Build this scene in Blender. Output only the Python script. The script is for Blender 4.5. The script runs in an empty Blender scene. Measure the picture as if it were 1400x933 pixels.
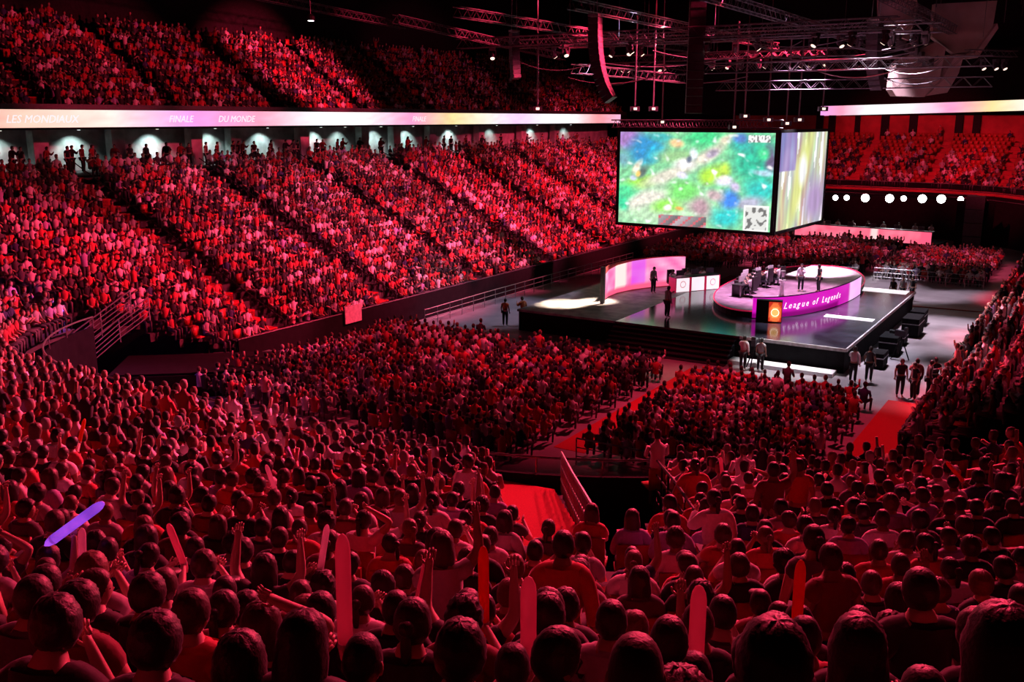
import bpy, bmesh, math, random
import numpy as np
from mathutils import Vector, Matrix, Euler, noise

SC = bpy.context.scene
COL = SC.collection
R = random.Random(11)
rad = math.radians

# ------------------------------------------------------------------ camera
EYE = 12.0
cam_d = bpy.data.cameras.new('camera')
cam_d.sensor_width = 36.0
cam_d.lens = 1300.0 / 1400.0 * 36.0
cam_d.clip_end = 500
cam = bpy.data.objects.new('camera', cam_d)
COL.objects.link(cam)
cam.location = (0, 0, EYE)
cam.rotation_euler = (rad(90.0) - math.atan(304.0 / 1300.0), 0, 0)
SC.camera = cam

# ------------------------------------------------------------------ view
SC.view_settings.view_transform = 'Standard'
SC.view_settings.look = 'None'
SC.view_settings.gamma = 1.0
SC.view_settings.use_curve_mapping = False
SC.view_settings.exposure = 0.0
SC.cycles.max_bounces = 4
SC.cycles.diffuse_bounces = 2
SC.cycles.glossy_bounces = 2
SC.cycles.use_denoising = True

world = bpy.data.worlds.new('hall_dark')
SC.world = world
world.use_nodes = True
wb = world.node_tree.nodes['Background']
wb.inputs['Color'].default_value = (0.55, 0.22, 0.85, 1)
wb.inputs['Strength'].default_value = 0.007

# arena axes: u runs along the hall away from the camera, v to the right of it
CU, SU = 0.848, 0.530
TH = -math.atan2(SU, CU)


def W(u, v, z=0.0):
    return Vector((SU * u + CU * v, CU * u - SU * v, z))


def project(p):
    c = math.cos(math.atan(304.0 / 1300.0)); s = math.sin(math.atan(304.0 / 1300.0))
    d = p[1] * c - (p[2] - EYE) * s
    h = p[1] * s + (p[2] - EYE) * c
    if d < 0.3:
        return (-9999, -9999, d)
    return (700 + 1300 * p[0] / d, 466.5 - 1300 * h / d, d)


# ------------------------------------------------------------------ lamps of the rig
def spot(name, loc, aim, power, color, angle, size=0.3, blend=0.6):
    d = bpy.data.lights.new(name, 'SPOT')
    d.energy = power; d.color = color; d.spot_size = rad(angle)
    d.spot_blend = blend; d.shadow_soft_size = size
    o = bpy.data.objects.new(name, d)
    COL.objects.link(o)
    o.location = loc
    o.rotation_euler = (Vector(aim) - Vector(loc)).to_track_quat('-Z', 'Y').to_euler()
    return o


RED = (1.0, 0.040, 0.105)
PINK = (1.0, 0.082, 0.190)
VIOLET = (1.0, 0.30, 0.62)
WHITE = (1.0, 0.90, 0.92)
K = 1000.0
# red wash on the left lower stand
for (u, v, z, au, av, az, p, col, ang) in [
    (48, -16, 19, 29, -41, 2.5, 105, RED, 30), (52, -18, 19, 38, -43, 3.5, 50, RED, 38),
    (58, -18, 19, 46, -42, 3.5, 80, PINK, 40), (64, -18, 19, 58, -42, 4, 78, PINK, 40),
    (70, -18, 19, 70, -42, 4, 84, RED, 40), (76, -18, 19, 84, -43, 4.5, 92, RED, 42),
    (82, -18, 19, 97, -46, 6, 50, RED, 40),
    # upper left stand
    (50, -22, 19, 36, -58, 16, 40, RED, 22), (54, -22, 19, 47, -58, 15, 38, RED, 22),
    (58, -22, 19, 60, -58, 15.5, 150, RED, 20), (64, -22, 19, 80, -58, 15.5, 10, PINK, 26),
    # near stand from the front
    (42, -20, 18.5, 16, -33, 4, 100, PINK, 46), (40, -16, 18.5, 13, -22, 4, 80, PINK, 44),
    (40, -12, 18.5, 13, -12, 5, 34, RED, 44), (42, -8, 18.5, 13, -3, 6, 44, RED, 44),
    (36, -14, 18.5, 6, -4, 9, 10, RED, 46), (38, -18, 18.5, 8, -13, 7, 18, RED, 44),
    # high front wash that rims the hair and shoulders of the nearest rows
    (22, -10, 22, 2.5, -2.5, 10.5, 4.2, RED, 44), (24, -15, 22, 4, -6.5, 9.5, 4.2, RED, 44), (22, -4, 22, 3, 0.5, 10.5, 3.2, RED, 40),
    # floor blocks before the stage
    (38, -24, 19, 34, -27, 1, 18, RED, 58), (40, -15, 19, 37, -18, 1, 15, RED, 54),
    (38, -10, 19, 36, -10, 1, 11, RED, 44),
    # right stand and far end
    (50, -16, 19, 44, -2.6, 2.5, 52, RED, 30), (62, -16, 19, 58, -2.6, 2.5, 50, RED, 32), (74, -16, 19, 72, -2.6, 2.5, 44, RED, 32),
    (78, -18, 19, 84, -24, 0.8, 22, PINK, 44), (78, -14, 19, 84, -11, 0.8, 18, PINK, 40),
    (88, -20, 18, 112, -20, 7, 15, RED, 48), (84, -16, 18, 108, -6, 7, 18, RED, 44),
]:
    spot('red_spotlight', W(u, v, z), W(au, av, az), p * K, col, ang, 0.35)
# cool white on the stage and the open floor
for (u, v, z, au, av, az, p, col, ang) in [
    (56, -24, 18, 48.9, -27.0, 1.2, 170, (1.0, 0.84, 0.62), 10),
    (57, -23, 18, 50.6, -25.6, 1.2, 90, (1.0, 0.84, 0.66), 8),
    (60, -18, 19, 67.0, -17.0, 1.6, 190, WHITE, 18),
    (56, -16, 19, 57, -16, 1.5, 60, (1, 0.55, 0.85), 38),
    (56, -12, 19, 52, -12, 1.2, 26, (0.85, 0.85, 1.0), 30),
    (60, -12, 19, 58, -7.6, 0, 36, (0.90, 0.76, 0.88), 36),
    (45.6, -12.5, 18, 45.5, -12.6, 0, 26, (1, .95, .95), 17),
    (52, -12, 19, 46, -7.0, 0, 24, (0.90, 0.76, 0.88), 28),
    (66, -14, 19, 72, -12, 0, 20, (0.9, 0.75, 0.9), 34),
    (52, -24, 19, 50, -33, 0, 9, (0.75, 0.7, 1.0), 34),
]:
    spot('white_spotlight', W(u, v, z), W(au, av, az), p * K, col, ang, 0.3)


# ------------------------------------------------------------------ helpers
def srgb(c):
    return tuple((x / 12.92 if x <= 0.04045 else ((x + 0.055) / 1.055) ** 2.4) for x in c)


def mat(name, col, rough=0.7, metal=0.0, amt=0.25, scale=6.0, emit=0.0, bump=0.0, sheen=0.0):
    m = bpy.data.materials.new(name); m.use_nodes = True
    nt = m.node_tree; b = nt.nodes['Principled BSDF']
    b.inputs['Roughness'].default_value = rough
    b.inputs['Metallic'].default_value = metal
    if max(col) < 0.03:
        b.inputs['Specular IOR Level'].default_value = 0.12
    if sheen:
        b.inputs['Sheen Weight'].default_value = sheen
    tc = nt.nodes.new('ShaderNodeTexCoord')
    n = nt.nodes.new('ShaderNodeTexNoise'); n.inputs['Scale'].default_value = scale
    n.inputs['Detail'].default_value = 4
    nt.links.new(tc.outputs['Object'], n.inputs['Vector'])
    r = nt.nodes.new('ShaderNodeValToRGB')
    r.color_ramp.elements[0].position = 0.3; r.color_ramp.elements[1].position = 0.7
    r.color_ramp.elements[0].color = tuple(x * (1 - amt) for x in col) + (1,)
    r.color_ramp.elements[1].color = tuple(min(1, x * (1 + amt)) for x in col) + (1,)
    nt.links.new(n.outputs['Fac'], r.inputs['Fac'])
    nt.links.new(r.outputs['Color'], b.inputs['Base Color'])
    if bump:
        bp = nt.nodes.new('ShaderNodeBump'); bp.inputs['Strength'].default_value = bump
        bp.inputs['Distance'].default_value = 0.01
        nt.links.new(n.outputs['Fac'], bp.inputs['Height'])
        nt.links.new(bp.outputs['Normal'], b.inputs['Normal'])
    if emit:
        nt.links.new(r.outputs['Color'], b.inputs['Emission Color'])
        b.inputs['Emission Strength'].default_value = emit
    return m


def mat_objcol(name, rough=0.8, scale=30.0, amt=0.3, sheen=0.0, bump=0.2):
    """colour comes from the object's own colour, with a woven / mottled variation"""
    m = bpy.data.materials.new(name); m.use_nodes = True
    nt = m.node_tree; b = nt.nodes['Principled BSDF']
    b.inputs['Roughness'].default_value = rough
    if sheen:
        b.inputs['Sheen Weight'].default_value = sheen
        b.inputs['Sheen Roughness'].default_value = 0.4
    oi = nt.nodes.new('ShaderNodeObjectInfo')
    tc = nt.nodes.new('ShaderNodeTexCoord')
    n = nt.nodes.new('ShaderNodeTexNoise'); n.inputs['Scale'].default_value = scale
    nt.links.new(tc.outputs['Object'], n.inputs['Vector'])
    mr = nt.nodes.new('ShaderNodeMapRange')
    mr.inputs['To Min'].default_value = 1 - amt; mr.inputs['To Max'].default_value = 1 + amt * 0.5
    nt.links.new(n.outputs['Fac'], mr.inputs['Value'])
    mx = nt.nodes.new('ShaderNodeMix'); mx.data_type = 'RGBA'; mx.blend_type = 'MULTIPLY'
    mx.inputs[0].default_value = 1.0
    nt.links.new(oi.outputs['Color'], mx.inputs[6]); nt.links.new(mr.outputs['Result'], mx.inputs[7])
    nt.links.new(mx.outputs[2], b.inputs['Base Color'])
    bp = nt.nodes.new('ShaderNodeBump'); bp.inputs['Strength'].default_value = bump
    bp.inputs['Distance'].default_value = 0.006
    nt.links.new(n.outputs['Fac'], bp.inputs['Height'])
    nt.links.new(bp.outputs['Normal'], b.inputs['Normal'])
    return m


def mat_vcol(name, emit=None, rough=0.8):
    m = bpy.data.materials.new(name); m.use_nodes = True
    nt = m.node_tree; b = nt.nodes['Principled BSDF']
    a = nt.nodes.new('ShaderNodeAttribute'); a.attribute_name = 'Col'
    b.inputs['Roughness'].default_value = rough
    if emit is None:
        n = nt.nodes.new('ShaderNodeTexNoise'); n.inputs['Scale'].default_value = 40
        mx = nt.nodes.new('ShaderNodeMix'); mx.data_type = 'RGBA'; mx.blend_type = 'MULTIPLY'
        mx.inputs[0].default_value = 0.35
        nt.links.new(a.outputs['Color'], mx.inputs[6]); nt.links.new(n.outputs['Fac'], mx.inputs[7])
        nt.links.new(mx.outputs[2], b.inputs['Base Color'])
    else:
        b.inputs['Base Color'].default_value = (0.01, 0.01, 0.01, 1)
        nt.links.new(a.outputs['Color'], b.inputs['Emission Color'])
        b.inputs['Emission Strength'].default_value = emit
    return m


M = {}
M['black'] = mat('black_paint', (0.012, 0.011, 0.013), 0.6)
M['dark'] = mat('dark_wall_paint', (0.02, 0.016, 0.02), 0.8)
M['concrete'] = mat('dark_concrete', (0.055, 0.045, 0.05), 0.85, scale=2.0, bump=0.3)
M['drape'] = mat('black_drape', (0.010, 0.009, 0.011), 0.95, scale=3.0, bump=0.4)
M['floor'] = mat('grey_event_floor', (0.30, 0.26, 0.29), 0.42, scale=0.7, amt=0.2)
M['stage_floor'] = mat('glossy_stage_floor', (0.035, 0.032, 0.05), 0.13, scale=1.2, amt=0.5)
M['ring_floor'] = mat('pale_platform_floor', (0.34, 0.22, 0.30), 0.25, scale=1.5, amt=0.35)
M['carpet'] = mat('red_carpet', (0.42, 0.012, 0.02), 0.95, scale=40, amt=0.2, bump=0.3)
M['steel'] = mat('galvanised_steel', (0.35, 0.34, 0.36), 0.4, 0.8)
M['alu'] = mat('aluminium_truss', (0.10, 0.085, 0.10), 0.55, 0.4)
M['trim'] = mat('pale_edge_trim', (0.55, 0.52, 0.55), 0.4)
M['seat'] = mat('orange_red_seat_plastic', (0.38, 0.035, 0.022), 0.5)
M['white_wall'] = mat('white_painted_wall', (0.42, 0.48, 0.47), 0.8, scale=1.2, amt=0.35)
M['redwall'] = mat('red_painted_wall', (0.45, 0.05, 0.05), 0.8, scale=1.0)
M['panel'] = mat('beige_ceiling_panel', (0.35, 0.23, 0.23), 0.8, scale=0.8, amt=0.2)
M['cabinet'] = mat('speaker_cabinet_black', (0.04, 0.035, 0.05), 0.5)
M['screen_led'] = mat_vcol('led_screen_picture', 1.25)
M['ribbon_led'] = mat_vcol('led_ribbon_picture', 1.12)
M['lamp'] = mat('white_lamp_lens', (1.0, 0.98, 1.0), 0.3, emit=14.0, amt=0.02)
M['lamp_dim'] = mat('dim_lamp_lens', (1.0, 0.75, 0.6), 0.3, emit=1.6, amt=0.02)
M['downlight'] = mat('concourse_downlight_lens', (0.85, 1.0, 0.95), 0.3, emit=2.5, amt=0.02)
M['white_led'] = mat('white_led_panel', (1.0, 0.86, 0.92), 0.3, emit=1.0, amt=0.08, scale=2)
M['pink_led'] = mat('pink_led_panel', (0.95, 0.22, 0.36), 0.3, emit=0.9, amt=0.35, scale=1.2)
M['red_led'] = mat('red_led_strip', (0.75, 0.02, 0.10), 0.3, emit=0.35, amt=0.1)
M['side_deck'] = mat('matt_grey_deck', (0.34, 0.30, 0.30), 0.6, scale=1.5, amt=0.5)
M['text_white'] = mat('white_led_lettering', (1.0, 0.92, 1.0), 0.4, emit=1.2, amt=0.02)
M['text_pink'] = mat('pale_led_lettering', (1.0, 0.86, 0.9), 0.4, emit=1.05, amt=0.02)
M['glow_violet'] = mat('violet_glow_stick', (0.30, 0.06, 0.95), 0.4, emit=1.0, amt=0.5, scale=3)
M['desk'] = mat('dark_desk_laminate', (0.03, 0.025, 0.03), 0.4)
M['white_gloss'] = mat('white_gloss_paint', (0.75, 0.72, 0.76), 0.3, amt=0.05)
M['monitor'] = mat('monitor_back_plastic', (0.05, 0.05, 0.06), 0.4)
M['skin'] = mat_objcol('skin', 0.55, 12, 0.12)
M['hair'] = mat_objcol('hair', 0.5, 60, 0.5, sheen=0.12, bump=0.6)
M['cloth'] = mat_objcol('clothing', 0.85, 25, 0.25, sheen=0.25, bump=0.4)
M['eye'] = mat('eye_dark', (0.03, 0.02, 0.02), 0.2)
M['plastic'] = mat_objcol('inflated_plastic', 0.3, 5, 0.1)
_nt = M['plastic'].node_tree          # thin inflated film lets the stage light through
_tr = _nt.nodes.new('ShaderNodeBsdfTranslucent'); _mx = _nt.nodes.new('ShaderNodeMixShader'); _mx.inputs[0].default_value = 0.6
_pb = _nt.nodes['Principled BSDF']; _src = _pb.inputs['Base Color'].links[0].from_socket
_nt.links.new(_src, _tr.inputs['Color'])
_nt.links.new(_pb.outputs[0], _mx.inputs[1]); _nt.links.new(_tr.outputs[0], _mx.inputs[2])
_nt.links.new(_mx.outputs[0], _nt.nodes['Material Output'].inputs['Surface'])
M['crowd'] = mat_vcol('crowd_clothing_skin_hair')


class MB:
    def __init__(s):
        s.v = []; s.f = []

    def box(s, c, d, rz=0.0):
        n = len(s.v); cx, cy, cz = c; dx, dy, dz = d[0] / 2, d[1] / 2, d[2] / 2
        co, si = math.cos(rz), math.sin(rz)
        for z in (-dz, dz):
            for (x, y) in ((-dx, -dy), (dx, -dy), (dx, dy), (-dx, dy)):
                s.v.append((cx + x * co - y * si, cy + x * si + y * co, cz + z))
        s.f += [tuple(n + i for i in q) for q in ((3, 2, 1, 0), (4, 5, 6, 7), (0, 1, 5, 4), (1, 2, 6, 5), (2, 3, 7, 6), (3, 0, 4, 7))]
        return s

    def tube(s, p, q, r, n=6, r2=None):
        p = Vector(p); q = Vector(q); d = (q - p)
        if d.length < 1e-6:
            return s
        d.normalize()
        a = d.cross(Vector((0, 0, 1)))
        if a.length < 0.05:
            a = d.cross(Vector((1, 0, 0)))
        a.normalize(); b = d.cross(a); m = len(s.v)
        r2 = r if r2 is None else r2
        for (c, rr) in ((p, r), (q, r2)):
            for i in range(n):
                t = 2 * math.pi * i / n
                s.v.append(tuple(c + a * (math.cos(t) * rr) + b * (math.sin(t) * rr)))
        for i in range(n):
            j = (i + 1) % n
            s.f.append((m + i, m + j, m + n + j, m + n + i))
        s.f.append(tuple(m + i for i in reversed(range(n)))); s.f.append(tuple(m + n + i for i in range(n)))
        return s

    def lathe(s, prof, n=16, c=(0, 0, 0)):
        m = len(s.v)
        for (r, z) in prof:
            for i in range(n):
                t = 2 * math.pi * i / n
                s.v.append((c[0] + r * math.cos(t), c[1] + r * math.sin(t), c[2] + z))
        for k in range(len(prof) - 1):
            for i in range(n):
                j = (i + 1) % n
                s.f.append((m + k * n + i, m + k * n + j, m + (k + 1) * n + j, m + (k + 1) * n + i))
        s.f.append(tuple(m + i for i in reversed(range(n))))
        s.f.append(tuple(m + (len(prof) - 1) * n + i for i in range(n)))
        return s

    def prism(s, poly, z0, z1):
        """poly: list of (x,y) counter-clockwise"""
        m = len(s.v); n = len(poly)
        for z in (z0, z1):
            for (x, y) in poly:
                s.v.append((x, y, z))
        s.f.append(tuple(m + i for i in reversed(range(n)))); s.f.append(tuple(m + n + i for i in range(n)))
        for i in range(n):
            j = (i + 1) % n
            s.f.append((m + i, m + j, m + n + j, m + n + i))
        return s

    def quad(s, a, b, c, d):
        n = len(s.v); s.v += [tuple(a), tuple(b), tuple(c), tuple(d)]; s.f.append((n, n + 1, n + 2, n + 3))
        return s

    def mesh(s, name, m, smooth=False):
        me = bpy.data.meshes.new(name); me.from_pydata(s.v, [], s.f); me.update()
        if m is not None:
            me.materials.append(m)
        if smooth:
            me.polygons.foreach_set('use_smooth', [True] * len(me.polygons))
        return me

    def build(s, name, m, parent=None, loc=(0, 0, 0), rz=0.0, smooth=False):
        return link(name, s.mesh(name, m, smooth), parent, loc, rz)


def link(name, me, parent=None, loc=(0, 0, 0), rz=0.0):
    o = bpy.data.objects.new(name, me); COL.objects.link(o)
    o.location = loc; o.rotation_euler = (0, 0, rz)
    if parent is not None:
        o.parent = parent
    return o


def tag(o, label=None, cat=None, group=None, kind=None):
    if label: o['label'] = label
    if cat: o['category'] = cat
    if group: o['group'] = group
    if kind: o['kind'] = kind
    return o


def thing(name, label, cat, loc=(0, 0, 0), rz=0.0, group=None):
    o = bpy.data.objects.new(name, None); COL.objects.link(o)
    o.empty_display_size = 0.2
    o.location = loc; o.rotation_euler = (0, 0, rz)
    return tag(o, label, cat, group)


def dup(root, loc, rz=None, label=None, group=None):
    r = root.copy(); COL.objects.link(r); r.location = loc
    if rz is not None: r.rotation_euler = (0, 0, rz)
    if label: r['label'] = label
    if group: r['group'] = group
    for ch in list(root.children):
        c = ch.copy(); COL.objects.link(c); c.parent = r
        for g in list(ch.children):
            d = g.copy(); COL.objects.link(d); d.parent = c
    return r


def structure(o):
    o['kind'] = 'structure'
    return o


def picture(name, m, pts, cols, nx, ny, parent=None, loc=(0, 0, 0), rz=0.0):
    """a grid mesh of (nx+1)*(ny+1) points carrying the picture shown by a led surface"""
    me = bpy.data.meshes.new(name)
    f = [(j * (nx + 1) + i, j * (nx + 1) + i + 1, (j + 1) * (nx + 1) + i + 1, (j + 1) * (nx + 1) + i)
         for j in range(ny) for i in range(nx)]
    me.from_pydata(pts, [], f); me.update()
    at = me.attributes.new('Col', 'FLOAT_COLOR', 'POINT')
    arr = np.ones((len(pts), 4), np.float32); arr[:, :3] = np.array(cols, np.float32)
    at.data.foreach_set('color', arr.ravel())
    me.materials.append(m)
    return link(name, me, parent, loc, rz)


def vnoise(x, y, s=0.0):
    return noise.noise(Vector((x, y, s)))

# ================================================================== SETTING
# all of these are built in hall axes: local x = v, local y = u
structure(MB().box((-20, 60, -0.15), (120, 160, 0.3)).build('floor', M['floor'], None, (0, 0, 0), TH))
structure(MB().box((-20, 60, 27.2), (120, 160, 0.4)).build('ceiling', M['dark'], None, (0, 0, 0), TH))
structure(MB().box((-64.6, 60, 13.5), (0.4, 160, 27)).build('wall_left', M['dark'], None, (0, 0, 0), TH))
structure(MB().box((30, 60, 13.5), (0.4, 160, 27)).build('wall_right', M['dark'], None, (0, 0, 0), TH))
structure(MB().box((-20, 124, 13.5), (120, 0.4, 27)).build('wall_far', M['dark'], None, (0, 0, 0), TH))
structure(MB().box((-20, -14, 13.5), (120, 0.4, 27)).build('wall_near', M['dark'], None, (0, 0, 0), TH))


def inpoly(x, y, poly):
    c = False; j = len(poly) - 1
    for i in range(len(poly)):
        xi, yi = poly[i]; xj, yj = poly[j]
        if (yi > y) != (yj > y) and x < (xj - xi) * (y - yi) / (yj - yi) + xi:
            c = not c
        j = i
    return c


def path_line(segs):
    """segs give base points (u, v) and outward unit normals (du, dv)"""
    out = []
    for s in segs:
        if s[0] == 'arc':
            (_, cu, cv, r, f, n) = s
            for i in range(n + 1):
                du, dv = f(i / n)
                out.append((cu + du * r, cv + dv * r, du, dv))
        else:
            (_, u0, v0, u1, v1, du, dv, n) = s
            for i in range(n + 1):
                t = i / n
                out.append((u0 + (u1 - u0) * t, v0 + (v1 - v0) * t, du, dv))
    return out


def row(path, d):
    return [(p[0] + p[2] * d, p[1] + p[3] * d, p[2], p[3]) for p in path]


class Tier:
    def __init__(s, path, zf, rows, pitch, keep):
        s.path, s.zf, s.rows, s.pitch, s.keep = path, zf, rows, pitch, keep

    def steps(s, parent, m, base=None):
        """every stepped row is a part of its own: tread, riser and a little thickness"""
        for k, d in enumerate(s.rows):
            a = row(s.path, d - s.pitch / 2); b = row(s.path, d + s.pitch / 2)
            z = s.zf(d); zl = s.zf(d - s.pitch) - 0.02
            mb = MB()
            for i in range(len(a) - 1):
                mu = (a[i][0] + b[i + 1][0]) / 2; mv = (a[i][1] + b[i + 1][1]) / 2
                if not s.keep(mu, mv):
                    if mb.v:
                        mb.build('step', m, parent); mb = MB()
                    continue
                A = (a[i][1], a[i][0]); B = (a[i + 1][1], a[i + 1][0]); Cc = (b[i + 1][1], b[i + 1][0]); D = (b[i][1], b[i][0])
                mb.quad((*A, z), (*B, z), (*Cc, z), (*D, z))
                mb.quad((*A, zl), (*B, zl), (*B, z), (*A, z))
                mb.quad((*D, z - 0.5), (*Cc, z - 0.5), (*Cc, z), (*D, z))
            if mb.v:
                mb.build('step', m, parent)

    def seats(s, spacing, skip=None, jitter=0.06):
        res = []
        for k, d in enumerate(s.rows):
            pts = row(s.path, d)
            L = [0.0]
            for i in range(len(pts) - 1):
                L.append(L[-1] + math.hypot(pts[i + 1][0] - pts[i][0], pts[i + 1][1] - pts[i][1]))
            x = (0.25 if k % 2 else 0.0) + 0.1; i = 0
            while x < L[-1]:
                while L[i + 1] < x:
                    i += 1
                t = (x - L[i]) / max(1e-6, L[i + 1] - L[i])
                u = pts[i][0] + (pts[i + 1][0] - pts[i][0]) * t
                v = pts[i][1] + (pts[i + 1][1] - pts[i][1]) * t
                du = pts[i][2] + (pts[i + 1][2] - pts[i][2]) * t
                dv = pts[i][3] + (pts[i + 1][3] - pts[i][3]) * t
                x += spacing
                if s.keep(u, v) and not (skip and skip(u, v, d)):
                    p = W(u, v, s.zf(d))
                    f = W(-du, -dv, 0)
                    res.append([p, math.atan2(-f.x, f.y), k])
        return res


# ---- near stand (the camera looks over it) -------------------------------
def z_near(d):
    t = DN0 - d                       # metres in front of the viewer
    drop = 0.36 + 0.51 * t if t < 6.5 else 3.675 + 0.31 * (t - 6.5) if t < 10 else 4.76 + 0.245 * (t - 10)
    return EYE - 1.19 - drop


def arcL(t):
    a = rad(18 + 72 * t); return (-math.sin(a), -math.cos(a))


def arcR(t):
    a = rad(75 * t); return (-math.cos(a), math.sin(a))


near_path = path_line([('arc', 25.5, -27, 8, arcL, 16), ('line', 17.5, -26.6, 17.5, -15.9, -1, 0, 18), ('arc', 30.5, -15.5, 13, arcR, 32)])
DN0 = 21.2
near_rows = [DN0 - 2.4 - 0.8 * i for i in range(-3, 23)]
# stair well (vomitory) right of the centre and the red stair beside it
VOM = [(18.6, -10.1), (18.6, -7.9), (12.2, -4.6), (12.2, -6.2)]       # (u, v)
STAIR = [(18.0, -12.0), (18.2, -10.2), (11.4, -5.5), (10.8, -7.0)]
STAIR2 = [(10.8, -4.4), (10.4, -5.7), (8.9, -5.0), (9.3, -3.8)]


def keep_near(u, v):
    if v > -8 and (u - 20.6) * 5.1 - (v + 6.3) * 2.0 > -1.5:    # squared-off right end
        return False
    return not inpoly(u, v, VOM)


near_t = Tier(near_path, z_near, near_rows, 0.8, keep_near)
stand_near = thing('grandstand', 'near grandstand falling from the viewer to the floor, packed with spectators seen from behind', 'grandstand', (0, 0, 0), TH)
near_t.steps(stand_near, M['concrete'])
# front parapet of the near stand and its cap rail, built along the curve
PT = z_near(0) + 0.45
mb = MB(); mr = MB()
edge = [q for q in near_path if q[1] < -6.4] + [(21.2, -4.6, -.92, .38), (21.9, -2.8, -.92, .38), (22.6, -1.0, -.92, .38), (23.5, 1.3, -.92, .38), (24.5, 4.0, -.92, .38)]
for i in range(len(edge) - 1):
    a, b = edge[i], edge[i + 1]
    A = (a[1] - a[3] * 0.1, a[0] - a[2] * 0.1); B = (b[1] - b[3] * 0.1, b[0] - b[2] * 0.1)
    mb.quad((*A, 0), (*B, 0), (*B, PT), (*A, PT)); mb.quad((A[0], A[1] - 0.12, PT), (A[0], A[1], PT), (B[0], B[1], PT), (B[0], B[1] - 0.12, PT))
    mr.tube((*A, PT + .4), (*B, PT + .4), 0.035, 5)
    if i % 3 == 0:
        mr.tube((*A, PT - .05), (*A, PT + .4), 0.025, 5)
mb.build('parapet', M['drape'], stand_near); mr.build('parapet_rail', M['steel'], stand_near)


def poly_steps(poly, n, zf, lift, name, m, parent, d_of):
    """carpeted stair along a four-cornered strip: poly = far-left, far-right, near-right, near-left in (u, v)"""
    mb = MB(); P = [Vector((q[1], q[0], 0)) for q in poly]
    for i in range(n):
        t0, t1 = i / n, (i + 1) / n
        a = P[0].lerp(P[3], t0); b = P[1].lerp(P[2], t0); c = P[1].lerp(P[2], t1); d = P[0].lerp(P[3], t1)
        mid = (a + b + c + d) / 4
        z = zf(d_of(mid.y, mid.x)) + lift
        for p in (a, b, c, d): p.z = z
        mb.quad(a, b, c, d)
        a2 = a.copy(); b2 = b.copy(); a2.z = b2.z = z - 0.34
        mb.quad(a2, b2, b, a)
        d2 = d.copy(); d2.z = z - 0.3
        mb.quad(a2, a, d, d2)
    return mb.build(name, m, parent)


def d_near(u, v):
    if v < -27:
        return math.hypot(u - 25.5, v + 27) - 8
    if v > -15.5:
        return math.hypot(u - 30.5, v + 15.5) - 13
    return 17.5 - u


poly_steps(STAIR, 16, z_near, 0.16, 'stair_carpet', M['carpet'], stand_near, d_near)
poly_steps(STAIR2, 3, z_near, 0.18, 'stair_carpet', M['carpet'], stand_near, d_near)
# dark side walls and floor of the stair well
mb = MB()
P = [(q[1], q[0]) for q in VOM]
for i in range(4):
    a, b = P[i], P[(i + 1) % 4]
    za = z_near(max(0, d_near(a[1], a[0]))) + 0.25; zb = z_near(max(0, d_near(b[1], b[0]))) + 0.25
    mb.quad((*a, 0), (*b, 0), (*b, zb), (*a, za))
mb.build('stair_well_wall', M['drape'], stand_near)

# ---- lower left stand -----------------------------------------------------
AISLE_U = [34.3, 43.4, 52.8, 62.2, 71.8, 81.4, 91.0, 100.6]


def z_left(d):
    return 0.8 + 0.475 * d


def keep_left(u, v):
    return u > 30.9 + (v + 35.2) * 1.044


left_path = path_line([('line', 14, -35.2, 112, -35.2, 0, -1, 98)])
left_rows = [0.4 + 0.8 * i for i in range(21)]
left_t = Tier(left_path, z_left, left_rows, 0.8, keep_left)
stand_left = thing('grandstand', 'long lower grandstand across the hall under the lit ribbon, full of red-lit spectators', 'grandstand', (0, 0, 0), TH)
left_t.steps(stand_left, M['concrete'])


def stair_strip(u0, u1, vf, rows, zf, pitch, sgn, lift):
    mb = MB()
    for d in rows:
        z = zf(d) + lift
        v0 = vf + sgn * (d - pitch / 2); v1 = vf + sgn * (d + pitch / 2)
        mb.quad((v0, u0, z), (v0, u1, z), (v1, u1, z), (v1, u0, z))
        mb.quad((v0, u0, z - pitch * 0.55), (v0, u1, z - pitch * 0.55), (v0, u1, z), (v0, u0, z))
    return mb


for ua in AISLE_U:
    stair_strip(ua - 0.75, ua + 0.25, -35.2, left_rows, z_left, 0.8, -1, 0.06).build('stair_carpet', M['carpet'], stand_left)
    mb = MB()
    for d in left_rows[::3]:
        mb.tube((-35.2 - d, ua + 0.35, z_left(d)), (-35.2 - d, ua + 0.35, z_left(d) + 0.85), 0.025, 5)
    mb.tube((-35.6, ua + 0.35, z_left(0.4) + 0.85), (-52.0, ua + 0.35, z_left(16.4) + 0.85), 0.03, 5)
    mb.build('handrail', M['black'], stand_left)
# front barrier of the stand and the sloping end wall by the corner gap
MB().box((-35.05, 71.5, 0.75), (0.12, 81, 1.5)).build('front_barrier', M['drape'], stand_left)
MB().tube((-35.05, 31, 1.56), (-35.05, 112, 1.56), 0.05, 6).build('barrier_rail', M['cabinet'], stand_left)
mb = MB()
for k in range(17):
    d0, d1 = 0.8 * k, 0.8 * (k + 1)
    mb.quad((-35.2 - d0, 30.9 - 1.044 * d0, 0), (-35.2 - d1, 30.9 - 1.044 * d1, 0), (-35.2 - d1, 30.9 - 1.044 * d1, z_left(d1)), (-35.2 - d0, 30.9 - 1.044 * d0, z_left(d1)))
mb.build('end_wall', M['drape'], stand_left)

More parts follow.
